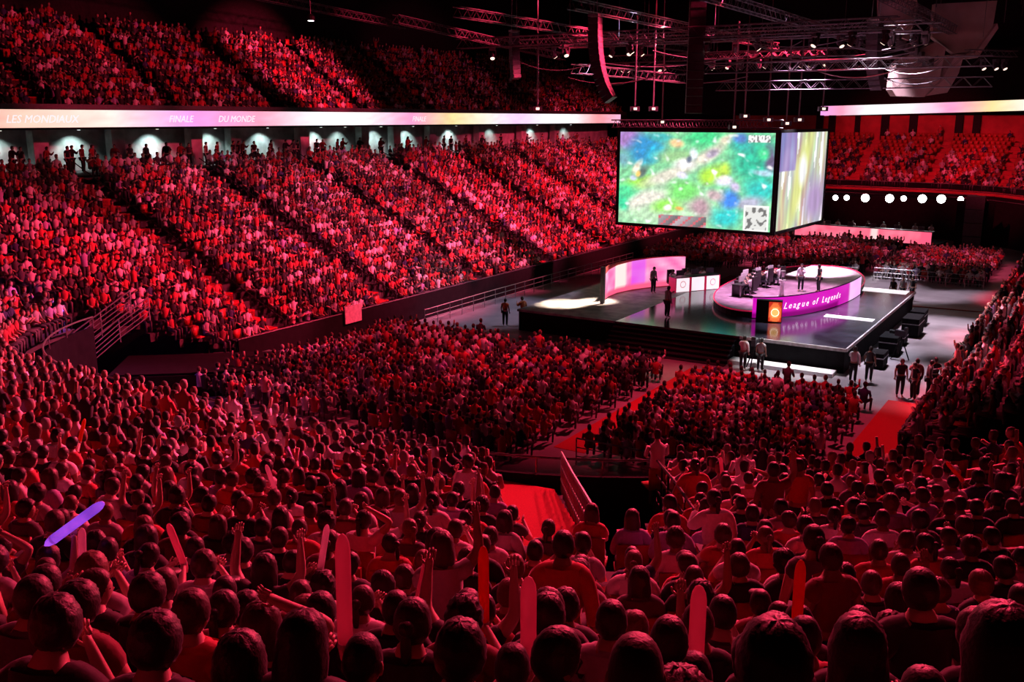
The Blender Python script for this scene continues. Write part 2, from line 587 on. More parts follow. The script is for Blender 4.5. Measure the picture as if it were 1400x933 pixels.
# ---- concourse, ribbon and upper left stand ---------------------------------
structure(MB().box((-54.9, 71, 8.55), (5.4, 90, 0.3)).build('floor_concourse', M['concrete'], None, (0, 0, 0), TH))
structure(MB().box((-57.75, 71, 10.0), (0.3, 90, 2.9)).build('wall_concourse', M['white_wall'], None, (0, 0, 0), TH))
structure(MB().box((-55.6, 71, 11.45), (4.2, 90, 0.16)).build('ceiling_concourse', M['dark'], None, (0, 0, 0), TH))
for i, uu in enumerate([35.5, 41.0, 47.5, 51.2, 58.5, 66.0, 70.5, 76.0, 84.5, 93.0, 100.5]):
    structure(MB().box((-56.9, uu, 9.82), (0.7, 1.0, 3.05)).build('trim_%d' % (i + 1), M['white_wall'], None, (0, 0, 0), TH))
for i, uu in enumerate([33.0, 38.2, 44.2, 49.3, 54.5, 60.5, 63.5, 68.3, 73.0, 80.0, 87.5, 96.0, 104.0]):
    t = thing('ceiling_light', 'small pale downlight washing the white concourse wall, %s from left' % ['first', 'second', 'third', 'fourth', 'fifth', 'sixth', 'seventh', 'eighth', 'ninth', 'tenth', 'eleventh', 'twelfth', 'last'][i], 'light', W(uu, -56.6, 11.36), TH, 'concourse downlights')
    MB().lathe([(0.14, 0.0), (0.14, -0.05), (0.10, -0.05)], 12).build('housing', M['steel'], t)
    MB().lathe([(0.10, -0.055), (0.09, -0.07)], 12).build('lens', M['downlight'], t)
    spot('downlight', W(uu, -56.5, 11.25), W(uu, -57.4, 9.2), 330 * (0.4 + 0.9 * R.random()), (0.80, 1.0, 0.96), 105, 0.08, 0.7)


def z_up(d):
    return 11.9 + 0.655 * d


upper_path = path_line([('line', 26, -53.2, 112, -53.2, 0, -1, 86)])
upper_rows = [0.45 + 0.78 * i for i in range(12)]
upper_t = Tier(upper_path, z_up, upper_rows, 0.78, lambda u, v: True)
stand_up = thing('grandstand', 'upper grandstand above the lit ribbon, dim and red at top left', 'grandstand', (0, 0, 0), TH)
upper_t.steps(stand_up, M['concrete'])
for ua in AISLE_U:
    stair_strip(ua - 0.7, ua + 0.2, -53.2, upper_rows, z_up, 0.78, -1, 0.06).build('stair_carpet', M['carpet'], stand_up)
MB().box((-53.05, 69, 12.62), (0.12, 86, 0.45)).build('parapet', M['cabinet'], stand_up)
MB().box((-53.1, 69, 12.0), (0.3, 86, 0.9)).build('fascia', M['black'], stand_up)

# picture on a ribbon: pink, cream and white patches drifting along it
PAL = [(1.0, 0.52, 0.55), (1.0, 0.80, 0.72), (1.0, 0.92, 0.88), (0.95, 0.62, 0.92), (1.0, 0.64, 0.76), (1.0, 1.0, 1.0), (1.0, 0.97, 0.97), (1.0, 0.62, 0.80), (1.0, 0.88, 0.62), (1.0, 0.95, 0.90), (0.97, 0.80, 1.0), (1.0, 1.0, 1.0), (1.0, 0.97, 0.98), (1.0, 0.60, 0.62), (1.0, 0.72, 0.86)]


def ribbon_cols(n, ny, seed, ncol):
    cols = []
    for j in range(ny + 1):
        for i in range(n + 1):
            t = i / n * (ncol - 1); k = min(int(t), ncol - 2); f = t - k
            a, b = PAL[(k + seed) % len(PAL)], PAL[(k + 1 + seed) % len(PAL)]
            w = 1 + 0.08 * vnoise(i * 0.35 + j * 0.5, j * 0.7, seed)
            cols.append(srgb([max(0, min(1, (a[c] * (1 - f) + b[c] * f) * w)) for c in range(3)]))
    return cols


rib = thing('led_ribbon', 'long glowing pink and white led ribbon with slanted lettering on the left balcony front', 'led display', W(26, -52.85, 11.5), TH)
n = 220; Lr = 84.0
pts = [(0, i / n * Lr, 1.02 * j / 4) for j in range(5) for i in range(n + 1)]
picture('screen', M['ribbon_led'], pts, ribbon_cols(n, 4, 0, 15), n, 4, rib)
MB().box((-0.06, Lr / 2, 0.5), (0.08, Lr, 1.1)).build('frame', M['black'], rib)


def text(body, size, m, parent, loc, rot, shear=0.3, name='lettering'):
    c = bpy.data.curves.new(name, 'FONT'); c.body = body; c.size = size; c.shear = shear
    c.extrude = 0.004; c.resolution_u = 2
    o = bpy.data.objects.new('tmp', c); COL.objects.link(o)
    dg = bpy.context.evaluated_depsgraph_get()
    me = bpy.data.meshes.new_from_object(o.evaluated_get(dg)); me.name = name
    bpy.data.objects.remove(o)
    me.materials.clear(); me.materials.append(m)
    t = bpy.data.objects.new(name, me); COL.objects.link(t)
    t.parent = parent; t.location = loc; t.rotation_euler = rot
    return t


for (s, y) in (('LES MONDIAUX', 5.2), ('FINALE', 16.2), ('DU MONDE', 20.3), ('LES MONDIAUX', 31.5), ('FINALE', 42.0)):
    text(s, 0.62, M['text_pink'], rib, (0.03, y, 0.28), (rad(90), 0, rad(90)))

# ribbon at the far right end
rp = [(117.6, -30.4), (117.5, -27.5), (117.2, -24), (116.4, -18), (115, -13), (113, -9), (109.5, -4.5)]
rib2 = thing('led_ribbon', 'shorter glowing white and pink led ribbon over the far right stand', 'led display', W(117, -20, 12.35), TH)
pp = []; 
for i in range(len(rp) - 1):
    for k in range(10):
        t = k / 10; pp.append((rp[i][1] * (1 - t) + rp[i + 1][1] * t + 20, rp[i][0] * (1 - t) + rp[i + 1][0] * t - 117))
pp.append((rp[-1][1] + 20, rp[-1][0] - 117))
n = len(pp) - 1
pts = [(p[0], p[1], 1.1 * j / 3 + .022 * (p[0] + 10)) for j in range(4) for p in pp]
picture('screen', M['ribbon_led'], pts, ribbon_cols(n, 3, 3, 8), n, 3, rib2)
mb = MB()
for i in range(0, n, 5):
    a, b = pp[i], pp[min(n, i + 5)]
    za, zb_ = .022 * (a[0] + 10), .022 * (b[0] + 10)
    mb.quad((a[0], a[1] + 0.08, za - .08), (b[0], b[1] + 0.08, zb_ - .08), (b[0], b[1] + 0.08, zb_ + 1.2), (a[0], a[1] + 0.08, za + 1.2))
mb.build('frame', M['black'], rib2)

# ---- right stand ------------------------------------------------------------
def z_right(d):
    return 0.3 + 0.42 * d


right_path = path_line([('line', 35.2, -5.4, 88, -5.4, 0, 1, 54)])
right_rows = [0.4 + 0.8 * i for i in range(8)]
right_t = Tier(right_path, z_right, right_rows, 0.8, lambda u, v: True)
stand_right = thing('grandstand', 'low grandstand at the right edge beside the open floor, behind a white rail', 'grandstand', (0, 0, 0), TH)
right_t.steps(stand_right, M['concrete'])
MB().box((-5.3, 61.5, 0.35), (0.08, 53, 0.7)).build('front_barrier', M['drape'], stand_right)
mb = MB()
for i in range(28):
    mb.tube((-5.42, 35.4 + i * 1.95, 0), (-5.42, 35.4 + i * 1.95, 1.05), 0.025, 5)
mb.tube((-5.42, 35.2, 1.05), (-5.42, 88, 1.05), 0.03, 6); mb.tube((-5.42, 35.2, 0.6), (-5.42, 88, 0.6), 0.02, 5)
mb.build('barrier_rail', M['steel'], stand_right)

# ---- far end stand ------------------------------------------------------------
def z_end(d):
    return 4.9 + 0.44 * d


ep = [(105.5, -40), (106, -30), (106, -22), (105.2, -14), (103.2, -9.5), (99.5, -6.4), (95, -4.6), (89, -3.6)]
end_path = []
for i in range(len(ep) - 1):
    for k in range(6):
        t = k / 6; end_path.append((ep[i][0] * (1 - t) + ep[i + 1][0] * t, ep[i][1] * (1 - t) + ep[i + 1][1] * t))
end_path.append(ep[-1])
ee = []
for i, p in enumerate(end_path):
    a = end_path[max(0, i - 3)]; b = end_path[min(len(end_path) - 1, i + 3)]
    tu, tv = b[0] - a[0], b[1] - a[1]; l = math.hypot(tu, tv)
    ee.append((p[0], p[1], tv / l, -tu / l))
end_path = ee
end_rows = [0.4 + 0.85 * i for i in range(13)]
end_t = Tier(end_path, z_end, end_rows, 0.85, lambda u, v: True)
stand_end = thing('grandstand', 'far end grandstand with half empty orange seats, right of the big screens', 'grandstand', (0, 0, 0), TH)
end_t.steps(stand_end, M['redwall'])
mb = MB(); mr = MB(); mw = MB()
top = row(end_path, 11.6)
for i in range(len(end_path) - 1):
    a, b = end_path[i], end_path[i + 1]
    mb.quad((a[1], a[0], 0), (b[1], b[0], 0), (b[1], b[0], 5.6), (a[1], a[0], 5.6))
    for z in (5.65, 5.0, 4.3):
        mr.tube((a[1], a[0] - 0.06, z), (b[1], b[0] - 0.06, z), 0.04, 5)
    c, d = top[i], top[i + 1]
    mw.quad((c[1], c[0], 9.5), (d[1], d[0], 9.5), (d[1], d[0], 12.4), (c[1], c[0], 12.4))
mb.build('front_wall', M['drape'], stand_end); mr.build('front_rail', M['steel'], stand_end); mw.build('back_wall', M['redwall'], stand_end)
for v in (-31.0, -28.4, -25.4, -22.2, -20.6, -14.5, -13.4):
    i = min(range(len(top)), key=lambda q: abs(top[q][1] - v))
    MB().box((top[i][1], top[i][0] - 0.3, 11.0), (0.55 + 0.3 * R.random(), 0.4, 2.8)).build('doorway', M['black'], stand_end)
# the hall closes dark behind and above the end ribbon
structure(MB().box((-22, 119.5, 16), (60, 0.4, 7)).build('wall_end', M['dark'], None, (0, 0, 0), TH))

# red carpet aisles on the floor
for (u0, u1, v0, v1, lab) in ((29.5, 43.2, -16.6, -15.3, 'narrow red carpet runner between the two floor seat blocks'),
                              (31.0, 42.6, -7.2, -5.5, 'wide red carpet by the right stand rail, ending at the grey floor')):
    tag(MB().box((0, 0, 0.008), (v1 - v0, u1 - u0, 0.016)).build('carpet_runner', M['carpet'], None, W((u0 + u1) / 2, (v0 + v1) / 2, 0), TH), lab, 'carpet')
# taped line and cable ramp on the grey floor
tag(MB().box((0, 0, 0.02), (7.5, 0.18, 0.04)).build('floor_stripe', M['redwall'], None, W(66.0, -9.0, 0), TH + rad(4)), 'thin red cable cover across the grey floor right of the stage', 'cable cover')

# ================================================================== STAGE
stage = thing('stage', 'black glossy raised stage in the middle of the hall under the big screens', 'stage', W(46, -28.4, 0), TH)
# local: x = v + 28.4, y = u - 46
def sl(u, v): return (v + 28.4, u - 46)
SZ = 1.25
MB().box((12.4, 9.2, SZ - 0.06), (12.2, 18.4, 0.12)).build('deck', M['stage_floor'], stage)
MB().box((3.15, 6.0, SZ - 0.06), (6.3, 12.0, 0.12)).build('side_deck', M['side_deck'], stage)
MB().box((12.4, 9.2, (SZ - 0.12) / 2), (12.1, 18.2, SZ - 0.12)).build('skirt', M['drape'], stage)
MB().box((3.15, 6.0, (SZ - 0.12) / 2), (6.2, 11.8, SZ - 0.12)).build('skirt', M['drape'], stage)
MB().box((15.9, -0.03, SZ - 0.06), (5.2, 0.08, 0.16)).build('edge_trim', M['trim'], stage)
MB().box((18.53, 9.2, SZ - 0.06), (0.08, 18.4, 0.16)).build('edge_trim', M['trim'], stage)
MB().box((15.3, -0.6, 0.1), (5.8, 0.9, 0.2)).build('light_kerb', M['white_gloss'], stage)  # white slab drawn in for a strip of white light on the floor
# broad front steps on the left half
st = MB()
for i in range(6):
    MB().box((9.7, -0.15 - 0.28 * i, SZ - 0.2 * (i + 1) - 0.02), (6.8, 0.3, 0.06)).build('front_step', M['cabinet'], stage)
    st.box((9.7, -0.15 - 0.28 * i, (SZ - 0.2 * (i + 1)) / 2), (6.7, 0.26, max(0.05, SZ - 0.2 * (i + 1))))
st.build('step_base', M['drape'], stage)
# glowing slabs drawn in for the lit back edge and an led reflection
MB().box((*sl(63.6, -12.0), SZ + 0.012), (3.6, 1.3, 0.024)).build('light_panel', M['white_led'], stage)
lp = MB().box((*sl(53.6, -11.5), SZ + 0.012), (2.6, 0.7, 0.024)).build('light_panel', M['white_led'], stage)
# oval platform with a magenta led front on the right
EU, EV, AU, AV = 60.5, -16.6, 9.7, 3.9
PZ = SZ + 0.35
ring = thing('stage_platform', 'oval pale platform raised on the stage with magenta led front and script lettering', 'platform', W(EU, EV, SZ), TH)
poly = [(AV * math.cos(2 * math.pi * i / 64), AU * math.sin(2 * math.pi * i / 64)) for i in range(64)]
MB().prism(poly, 0.0, 0.33).build('platform_base', M['black'], ring)
MB().prism([(x * 0.99, y * 0.99) for x, y in poly], 0.33, 0.36).build('platform_floor', M['ring_floor'], ring)
mb = MB()
for i in range(64):
    a, b = poly[i], poly[(i + 1) % 64]
    mb.tube((a[0], a[1], 0.36), (b[0], b[1], 0.36), 0.045, 5)
mb.build('rim_light', M['red_led'], ring)
n = 40; pts = []; cols = []
def epos(t, k=1.02):
    a = rad(-82 + 88 * t); return (AV * k * math.cos(a), AU * k * math.sin(a))
for j in range(7):
    for i in range(n + 1):
        x, y = epos(i / n); pts.append((x, y, 0.03 + 1.12 * j / 6))
        w = 0.5 + 0.5 * vnoise(i * 0.2, j * 0.3, 4)
        t = i / n
        c = [0.72 + 0.1 * w, 0.02 + 0.25 * max(0, t - 0.6) * 2 + 0.08 * w, 0.62 + 0.1 * w]
        if t > 0.8: c = [0.92, 0.60 + 0.2 * w, 0.92]
        if j in (0, 1) and t < 0.7: c = [0.5, 0.0, 0.42]
        cols.append(srgb(c))
picture('led_front', M['screen_led'], pts, cols, n, 6, ring)
mb = MB()
for i in range(n):
    a, b = epos(i / n, 1.0), epos((i + 1) / n, 1.0)
    mb.quad((*a, 0), (*a, 1.18), (*b, 1.18), (*b, 0))
mb.build('led_front_back', M['black'], ring)
# lettering follows the curve, one letter at a time, all one part
word = 'League of Legends'
tm = MB(); vv = []; ff = []
tt = 0.24
for ch in word:
    if ch == ' ':
        tt += 0.02; continue
    x, y = epos(tt, 1.035); x2, y2 = epos(tt + 0.01, 1.035)
    o = text(ch, 0.5, M['text_white'], None, (0, 0, 0), (0, 0, 0), 0.35)
    mm = Matrix.Translation((x, y, 0.50)) @ Matrix.Rotation(math.atan2(y2 - y, x2 - x), 4, 'Z') @ Matrix.Rotation(rad(90), 4, 'X')
    k = len(vv); vv += [tuple(mm @ q.co) for q in o.data.vertices]; ff += [tuple(k + q for q in p.vertices) for p in o.data.polygons]
    wd = max([q.co.x for q in o.data.vertices]) + 0.07
    bpy.data.objects.remove(o)
    tt += wd / math.hypot(x2 - x, y2 - y) * 0.01
me = bpy.data.meshes.new('lettering'); me.from_pydata(vv, [], ff); me.materials.append(M['text_white'])
tag(link('lettering', me, ring), kind='stuff')
# orange emblem board at the tip of the platform
eb = thing('emblem_board', 'small orange lit board with a gold round emblem at the platform tip', 'display board', W(50.35, -15.0, SZ), TH + rad(14))
MB().box((0, 0, 0.6), (1.35, 0.4, 1.2)).build('cabinet', M['black'], eb)
n = 12; pts = []; cols = []
for j in range(13):
    for i in range(13):
        x, z = -0.02 + 0.68 * i / 12, 0.05 + 1.08 * j / 12
        pts.append((x, -0.21, z)); r = math.hypot(i / 12 - 0.5, j / 12 - 0.45)
        c = (0.98, 0.72, 0.40) if r < 0.28 else (0.90, 0.42, 0.22)
        if r > 0.5: c = (0.7, 0.15, 0.1)
        cols.append(srgb(c))
picture('emblem_screen', M['screen_led'], pts, cols, 12, 12, eb)
mb = MB()
for i in range(16):
    a, b = 2 * math.pi * i / 16, 2 * math.pi * (i + 1) / 16
    mb.tube((0.32 + 0.2 * math.cos(a), -0.23, 0.55 + 0.2 * math.sin(a)), (0.32 + 0.2 * math.cos(b), -0.23, 0.55 + 0.2 * math.sin(b)), 0.02, 4)
mb.build('emblem_ring', M['lamp_dim'], eb)

# curved pink led wall at the left of the stage
wall = thing('led_display', 'low curved pink led wall behind the left player desk', 'led display', W(54.6, -24.6, SZ), TH)
pw = [(51.1, -25.3), (52.2, -25.6), (53.6, -25.7), (55.2, -25.4), (56.6, -24.8), (57.8, -24.0), (58.6, -23.2)]
pp = []
for i in range(len(pw) - 1):
    for k in range(6):
        t = k / 6; pp.append((pw[i][1] * (1 - t) + pw[i + 1][1] * t + 24.6, pw[i][0] * (1 - t) + pw[i + 1][0] * t - 54.6))
pp.append((pw[-1][1] + 24.6, pw[-1][0] - 54.6)); n = len(pp) - 1
pts = []; cols = []
for j in range(9):
    for i, p in enumerate(pp):
        t = i / n; hgt = 1.55 + 0.35 * math.sin(math.pi * t * 0.6)
        pts.append((p[0], p[1], 0.06 + hgt * j / 8))
        w = vnoise(i * 0.25, j * 0.4, 9)
        c = [0.97, 0.52 + 0.25 * w, 0.72 + 0.15 * w]
        if 0.28 < t < 0.42: c = [1.0, 0.86, 0.84]
        if 0.48 < t < 0.62: c = [0.85, 0.38 + 0.1 * w, 0.85]
        if j < 2: c = [0.92, 0.35, 0.5]
        cols.append(srgb(c))
picture('screen', M['screen_led'], pts, cols, n, 8, wall)
mb = MB()
for i in range(n):
    a, b = pp[i], pp[i + 1]
    mb.quad((a[0] - 0.08, a[1] + 0.05, 0), (b[0] - 0.08, b[1] + 0.05, 0), (b[0] - 0.08, b[1] + 0.05, 2.0), (a[0] - 0.08, a[1] + 0.05, 2.0))
mb.build('backing', M['redwall'], wall)
tag(MB().box((0, 0, 1.1), (0.22, 0.22, 2.2)).build('stage_post', M['cabinet'], None, W(50.2, -25.0, SZ), TH), 'dark upright post at the left end of the pink led wall', 'post')

# player desks: left one in three lit units, right one dark, along the platform's left edge
lab = ['white lit player desk front at the left, nearest the pink led wall', 'white lit player desk front in the middle of the three', 'white lit player desk front at the right, with a round emblem']
for i in range(3):
    u, v = 56.3 + 0.95 * i * 1.05, -22.4 + 0.62 * i
    t = thing('player_desk', lab[i], 'desk', W(u, v, SZ), TH + rad(57), 'white player desk fronts')
    MB().box((0, 0.4, 0.93), (1.12, 0.8, 0.05)).build('desk_top', M['desk'], t)
    MB().box((0, 0.0, 0.46), (0.98, 0.05, 0.86)).build('lit_front', M['white_led'], t)
    MB().box((-0.53, 0.35, 0.46), (0.08, 0.75, 0.92)).build('side_panel', M['red_led'], t)
    MB().box((0.53, 0.35, 0.46), (0.08, 0.75, 0.92)).build('side_panel', M['red_led'], t)
    if i != 1:
        mb = MB()
        for q in range(14):
            a, b = 2 * math.pi * q / 14, 2 * math.pi * (q + 1) / 14
            mb.tube((0.2 * math.cos(a), -0.035, 0.5 + 0.2 * math.sin(a)), (0.2 * math.cos(b), -0.035, 0.5 + 0.2 * math.sin(b)), 0.018, 4)
        mb.build('emblem', M['red_led'], t)
    MB().box((0, 0.35, 1.2), (0.55, 0.05, 0.34)).build('monitor', M['monitor'], t)
lab = ['first', 'second', 'third', 'fourth', 'fifth']
DESK_R = []
for i in range(5):
    u, v = 55.2 + 1.25 * i, -19.2 + 0.05 * i + 0.35 * abs(i - 2)
    DESK_R.append((u, v))
    t = thing('player_desk', 'dark player desk with a monitor on the oval platform, %s from the stage front' % lab[i], 'desk', W(u, v, PZ), TH + rad(255), 'dark player desks')
    MB().box((0, 0.4, 0.74), (1.2, 0.75, 0.05)).build('desk_top', M['desk'], t)
    MB().box((0, 0.05, 0.37), (1.1, 0.05, 0.7)).build('modesty_panel', M['desk'], t)
    MB().box((0, 0.3, 1.05), (0.58, 0.05, 0.36)).build('monitor', M['white_gloss'], t)
    MB().box((0, 0.32, 0.82), (0.12, 0.05, 0.14)).build('monitor_stand', M['monitor'], t)
    for s in (-0.5, 0.5):
        MB().box((s, 0.6, 0.36), (0.06, 0.06, 0.72)).build('leg', M['steel'], t)
ped = thing('trophy_pedestal', 'slim white lit pedestal at the middle of the oval platform', 'pedestal', W(56.0, -16.0, PZ), TH)
MB().lathe([(0.26, 0), (0.26, 0.08), (0.13, 0.12), (0.13, 0.95), (0.22, 1.0), (0.22, 1.06)], 14).build('column', M['white_gloss'], ped)
MB().lathe([(0.05, 1.06), (0.06, 1.12), (0.03, 1.2), (0.10, 1.3), (0.15, 1.5), (0.16, 1.6)], 14).build('cup', M['steel'], ped)

# ================================================================== BIG SCREENS
def blob(x, y, cx, cy, rx, ry, soft=0.6, rot=0.0):
    dx, dy = x - cx, y - cy
    if rot:
        c, s = math.cos(rot), math.sin(rot); dx, dy = dx * c + dy * s, -dx * s + dy * c
    r = math.hypot(dx / rx, dy / ry)
    return max(0.0, min(1.0, (1 - r) / soft + 0.2)) if r < 1.2 else 0.0


BL = [(.30, .80, .45, .30, (.66, .82, .64), 0), (.05, .06, .12, .14, (.55, .36, .66), 0), (.17, .18, .15, .20, (.05, .45, .70), .3), (.24, .24, .07, .10, (.05, .62, .78), 0), (.27, .07, .1, .07, (.12, .62, .62), 0),
      (.02, .30, .05, .12, (.35, .6, .65), 0), (.56, .06, .16, .10, (.12, .76, .42), 0), (.38, .13, .05, .06, (.92, .72, .48), 0), (.40, .26, .18, .07, (.50, .72, .45), 0),
      (.13, .56, .16, .08, (.56, .85, .22), -.6), (.04, .66, .1, .12, (.2, .8, .5), 0), (.35, .45, .30, .07, (.80, .78, .70), -.62), (.18, .72, .22, .07, (.84, .82, .76), -.62), (.60, .22, .16, .06, (.82, .78, .70), -.7), (.72, .08, .09, .06, (.85, .80, .68), -.6),
      (.43, .62, .13, .13, (.36, .80, .32), 0), (.34, .79, .12, .10, (.48, .86, .22), 0), (.02, .78, .05, .10, (.1, .75, .5), 0), (.62, .43, .08, .14, (.62, .86, .15), .3), (.70, .38, .05, .08, (.68, .84, .2), 0),
      (.90, .28, .18, .28, (.05, .66, .50), 0), (.80, .12, .08, .12, (.08, .60, .55), 0), (.92, .58, .12, .16, (.06, .70, .66), 0), (.79, .06, .05, .07, (.2, .4, .72), 0), (.97, .26, .05, .15, (.30, .25, .40), 0), (.93, .20, .05, .06, (.15, .78, .48), 0),
      (.93, .38, .08, .04, (.62, .78, .86), .5), (.86, .72, .12, .10, (.62, .62, .72), 0), (.73, .88, .11, .14, (.05, .72, .72), 0), (.73, .68, .07, .11, (.12, .42, .86), 0), (.56, .80, .08, .13, (.66, .50, .55), -.3), (.64, .66, .06, .07, (.74, .62, .64), 0),
      (.45, .33, .09, .06, (.96, .93, .92), 0), (.50, .23, .04, .07, (.86, .90, .94), 0), (.47, .29, .025, .04, (.25, .3, .38), 0), (.63, .2, .04, .04, (.62, .55, .66), 0), (.44, .45, .04, .05, (.86, .84, .96), 0), (.70, .50, .06, .07, (.88, .84, .96), 0), (.76, .56, .04, .05, (.75, .68, .85), 0), (.69, .46, .025, .03, (1, .95, .85), 0),
      (.17, .42, .035, .10, (.22, .3, .28), .3), (.13, .37, .035, .10, (.95, .90, .78), .3), (.14, .44, .02, .05, (.95, .7, .3), .3), (.10, .5, .03, .04, (.7, .75, .85), 0), (.35, .82, .035, .05, (.95, .92, .93), 0), (.43, .82, .03, .03, (.95, .65, .25), 0)]


def game(x, y):
    """soft painted colours of the live match picture; x right, y down, 0..1"""
    wx = x + 0.035 * vnoise(x * 6, y * 4, 1); wy = y + 0.05 * vnoise(x * 6, y * 4, 2)
    c = [.40, .74, .50]
    for (cx, cy, rx, ry, col, rot) in BL:
        w = blob(wx, wy, cx, cy, rx, ry, 0.7, rot)
        if w > 0:
            c = [c[k] * (1 - w) + col[k] * w for k in range(3)]
    f = 1 + 0.26 * vnoise(x * 30 + 4 * y, y * 18, 3) + 0.16 * vnoise(x * 70, y * 44, 5)
    c = [q * f for q in c]
    s = vnoise(x * 22 - y * 6, y * 16, 31)
    if s > .36: c = [q + (.96 - q) * min(1, (s - .36) * 2.6) for q in c]
    if 0.28 < x < 0.60 and y > 0.885:
        k = int((x - 0.28) * 60) + int(y * 40)
        g = 0.28 + 0.4 * ((k * 7919) % 11) / 11
        c = [g, g * 0.9, g * 0.95] if k % 4 else [0.75, 0.25, 0.3]
    if 0.83 < x < 0.985 and y > 0.735:
        g = 0.80 if vnoise(x * 34, y * 20, 8) > -0.12 else 0.30
        if x < 0.842 or x > 0.973 or y < 0.755 or y > 0.98: g = 0.9
        c = [g, g, g * 0.98]
    if 0.84 < x < 0.97 and 0.03 < y < 0.095:
        g = 0.92 if vnoise(x * 90, y * 30, 4) > -0.1 else 0.35
        c = [g, g, g]
    c = [q * 0.82 + 0.19 for q in c]
    return srgb([max(0, min(1, q)) for q in c])


def game_side(x, y):
    w = vnoise(x * 7 + y * 0.9, y * 1.3, 12); w2 = vnoise(x * 18 + 2, y * 3.2, 14)
    c = [.70 + .22 * w, .72 + .16 * w2, .66 - .2 * w]
    if vnoise(x * 15 + 5, y * 2.2, 17) > .22: c = [.92, .92, .92]
    if x < 0.35 and y < 0.4: c = [.55 + .15 * w, .50 + .1 * w2, .70]
    b = blob(x + y * 0.35, y, .62, .5, .16, .8, .8)
    c = [c[0] * (1 - b) + .78 * b, c[1] * (1 - b) + .80 * b, c[2] * (1 - b) + .48 * b]
    b = blob(x, y, .80, .75, .3, .3, .8)
    c = [c[0] * (1 - b) + .66 * b, c[1] * (1 - b) + .56 * b, c[2] * (1 - b) + .72 * b]
    b = blob(x, y, .5, .4, .1, .2, .6)
    c = [c[k] * (1 - b) + .93 * b for k in range(3)]
    return srgb([max(0, min(1, q * (1 + .15 * w2))) for q in c])


def big_screen(name, label, p0, ang, wd, ht, f, nx, ny):
    t = thing(name, label, 'screen', p0, ang)
    pts = [(wd * i / nx, 0, ht * j / ny) for j in range(ny + 1) for i in range(nx + 1)]
    cols = [f(i / nx, 1 - j / ny) for j in range(ny + 1) for i in range(nx + 1)]
    picture('screen_picture', M['screen_led'], pts, cols, nx, ny, t)
    MB().box((wd / 2, 0.22, ht / 2), (wd + 0.1, 0.36, ht + 0.1)).build('screen_back', M['black'], t)
    fr = MB()
    fr.box((wd / 2, 0.0, -0.10), (wd + 0.4, 0.16, 0.2)); fr.box((wd / 2, 0.0, ht + 0.10), (wd + 0.4, 0.16, 0.2))
    fr.box((-0.10, 0.0, ht / 2), (0.2, 0.16, ht)); fr.box((wd + 0.10, 0.0, ht / 2), (0.2, 0.16, ht))
    fr.build('screen_frame', M['black'], t)
    return t


# right near corner of the cube: 62 m ahead; left edge further back
Yr = 62.0
zb = EYE - Yr * (317 - 162) / 1332.0; zt = EYE - Yr * (181 - 162) / 1332.0
pr = Vector((0.2715 * Yr, Yr, zb)); pl = Vector((0.1116 * 1.104 * Yr, 1.104 * Yr, zb))
d = pr - pl; wd = d.length; ht = zt - zb
big_screen('big_screen', 'largest suspended screen showing a bright green game map, facing left', pl, math.atan2(d.y, d.x), wd, ht, game, 176, 100)
pa = pr + Vector((0.35, 0.25, 0)); pb = Vector((0.3243 * 1.125 * Yr, 1.125 * Yr, zb)); d = pb - pa
big_screen('big_screen', 'narrow looking side screen of the hanging cube, pale streaked picture, turned right', pa, math.atan2(d.y, d.x), d.length, ht, game_side, 60, 60)
hd = thing('screen_truss', 'dark header truss carrying the two big screens', 'truss', (pl + pr) / 2 + Vector((0, 0.4, ht + 0.25)), math.atan2((pr - pl).y, (pr - pl).x))
mb = MB()
for y in (-0.2, 0.4):
    for z in (0.05, 0.55):
        mb.tube((-wd / 2 - 0.6, y, z), (wd / 2 + 0.4, y, z), 0.045, 5)
mb.build('chord', M['alu'], hd)
mb = MB()
for i in range(24):
    x0 = -wd / 2 - 0.5 + i * wd / 23.5; x1 = x0 + wd / 47
    for y in (-0.2, 0.4):
        mb.tube((x0, y, 0.05), (x1, y, 0.55), 0.022, 4); mb.tube((x1, y, 0.55), (x1 + wd / 47, y, 0.05), 0.022, 4)
tag(mb.build('lattice', M['alu'], hd), kind='stuff')

# ================================================================== FAR DESK AND LAMP BAR
fd = thing('caster_desk', 'long far desk with a pink lit front, people seated behind it', 'desk', W(96, -20, 0), TH - rad(6))
MB().box((0, 1.6, 0.3), (13.6, 4.6, 0.6)).build('podium', M['drape'], fd)
n = 60; pts = [(-6.5 + 13 * i / n, -0.62, 0.65 + 1.15 * j / 4) for j in range(5) for i in range(n + 1)]
cols = []
for j in range(5):
    for i in range(n + 1):
        w = vnoise(i * 0.3, j * 0.5, 21)
        c = [.96, .42 + .14 * w, .52 + .12 * w]
        if abs(i / n - .60) < .02: c = [1, .8, .8]
        if i / n > .93: c = [.95, .35, .48]
        cols.append(srgb(c))
picture('lit_front', M['screen_led'], pts, cols, n, 4, fd)
MB().box((0, -0.2, 1.82), (13.1, 0.9, 0.06)).build('desk_top', M['desk'], fd)
MB().box((0, -0.55, 1.2), (13.1, 0.1, 1.2)).build('front_panel', M['desk'], fd)
for i in range(6):
    MB().box((-5.6 + 2.2 * i, -0.1, 2.05), (0.55, 0.05, 0.36)).build('monitor', M['monitor'], fd)
bar = thing('lamp_bar', 'far truss bar above the pink desk carrying eight white lamps', 'truss', W(100, -18, 4.35), TH)
mb = MB(); mb.tube((-7.2, 0, 0.35), (7.2, 0, 0.35), 0.05, 5); mb.tube((-7.2, 0.3, 0.1), (7.2, 0.3, 0.1), 0.05, 5); mb.tube((-7.2, 0.3, 0.6), (7.2, 0.3, 0.6), 0.05, 5)
for s in (-7.2, 7.2):
    mb.tube((s, 0.3, 0.6), (s, 0.3, -4.35), 0.07, 6)
mb.build('bar', M['alu'], bar)
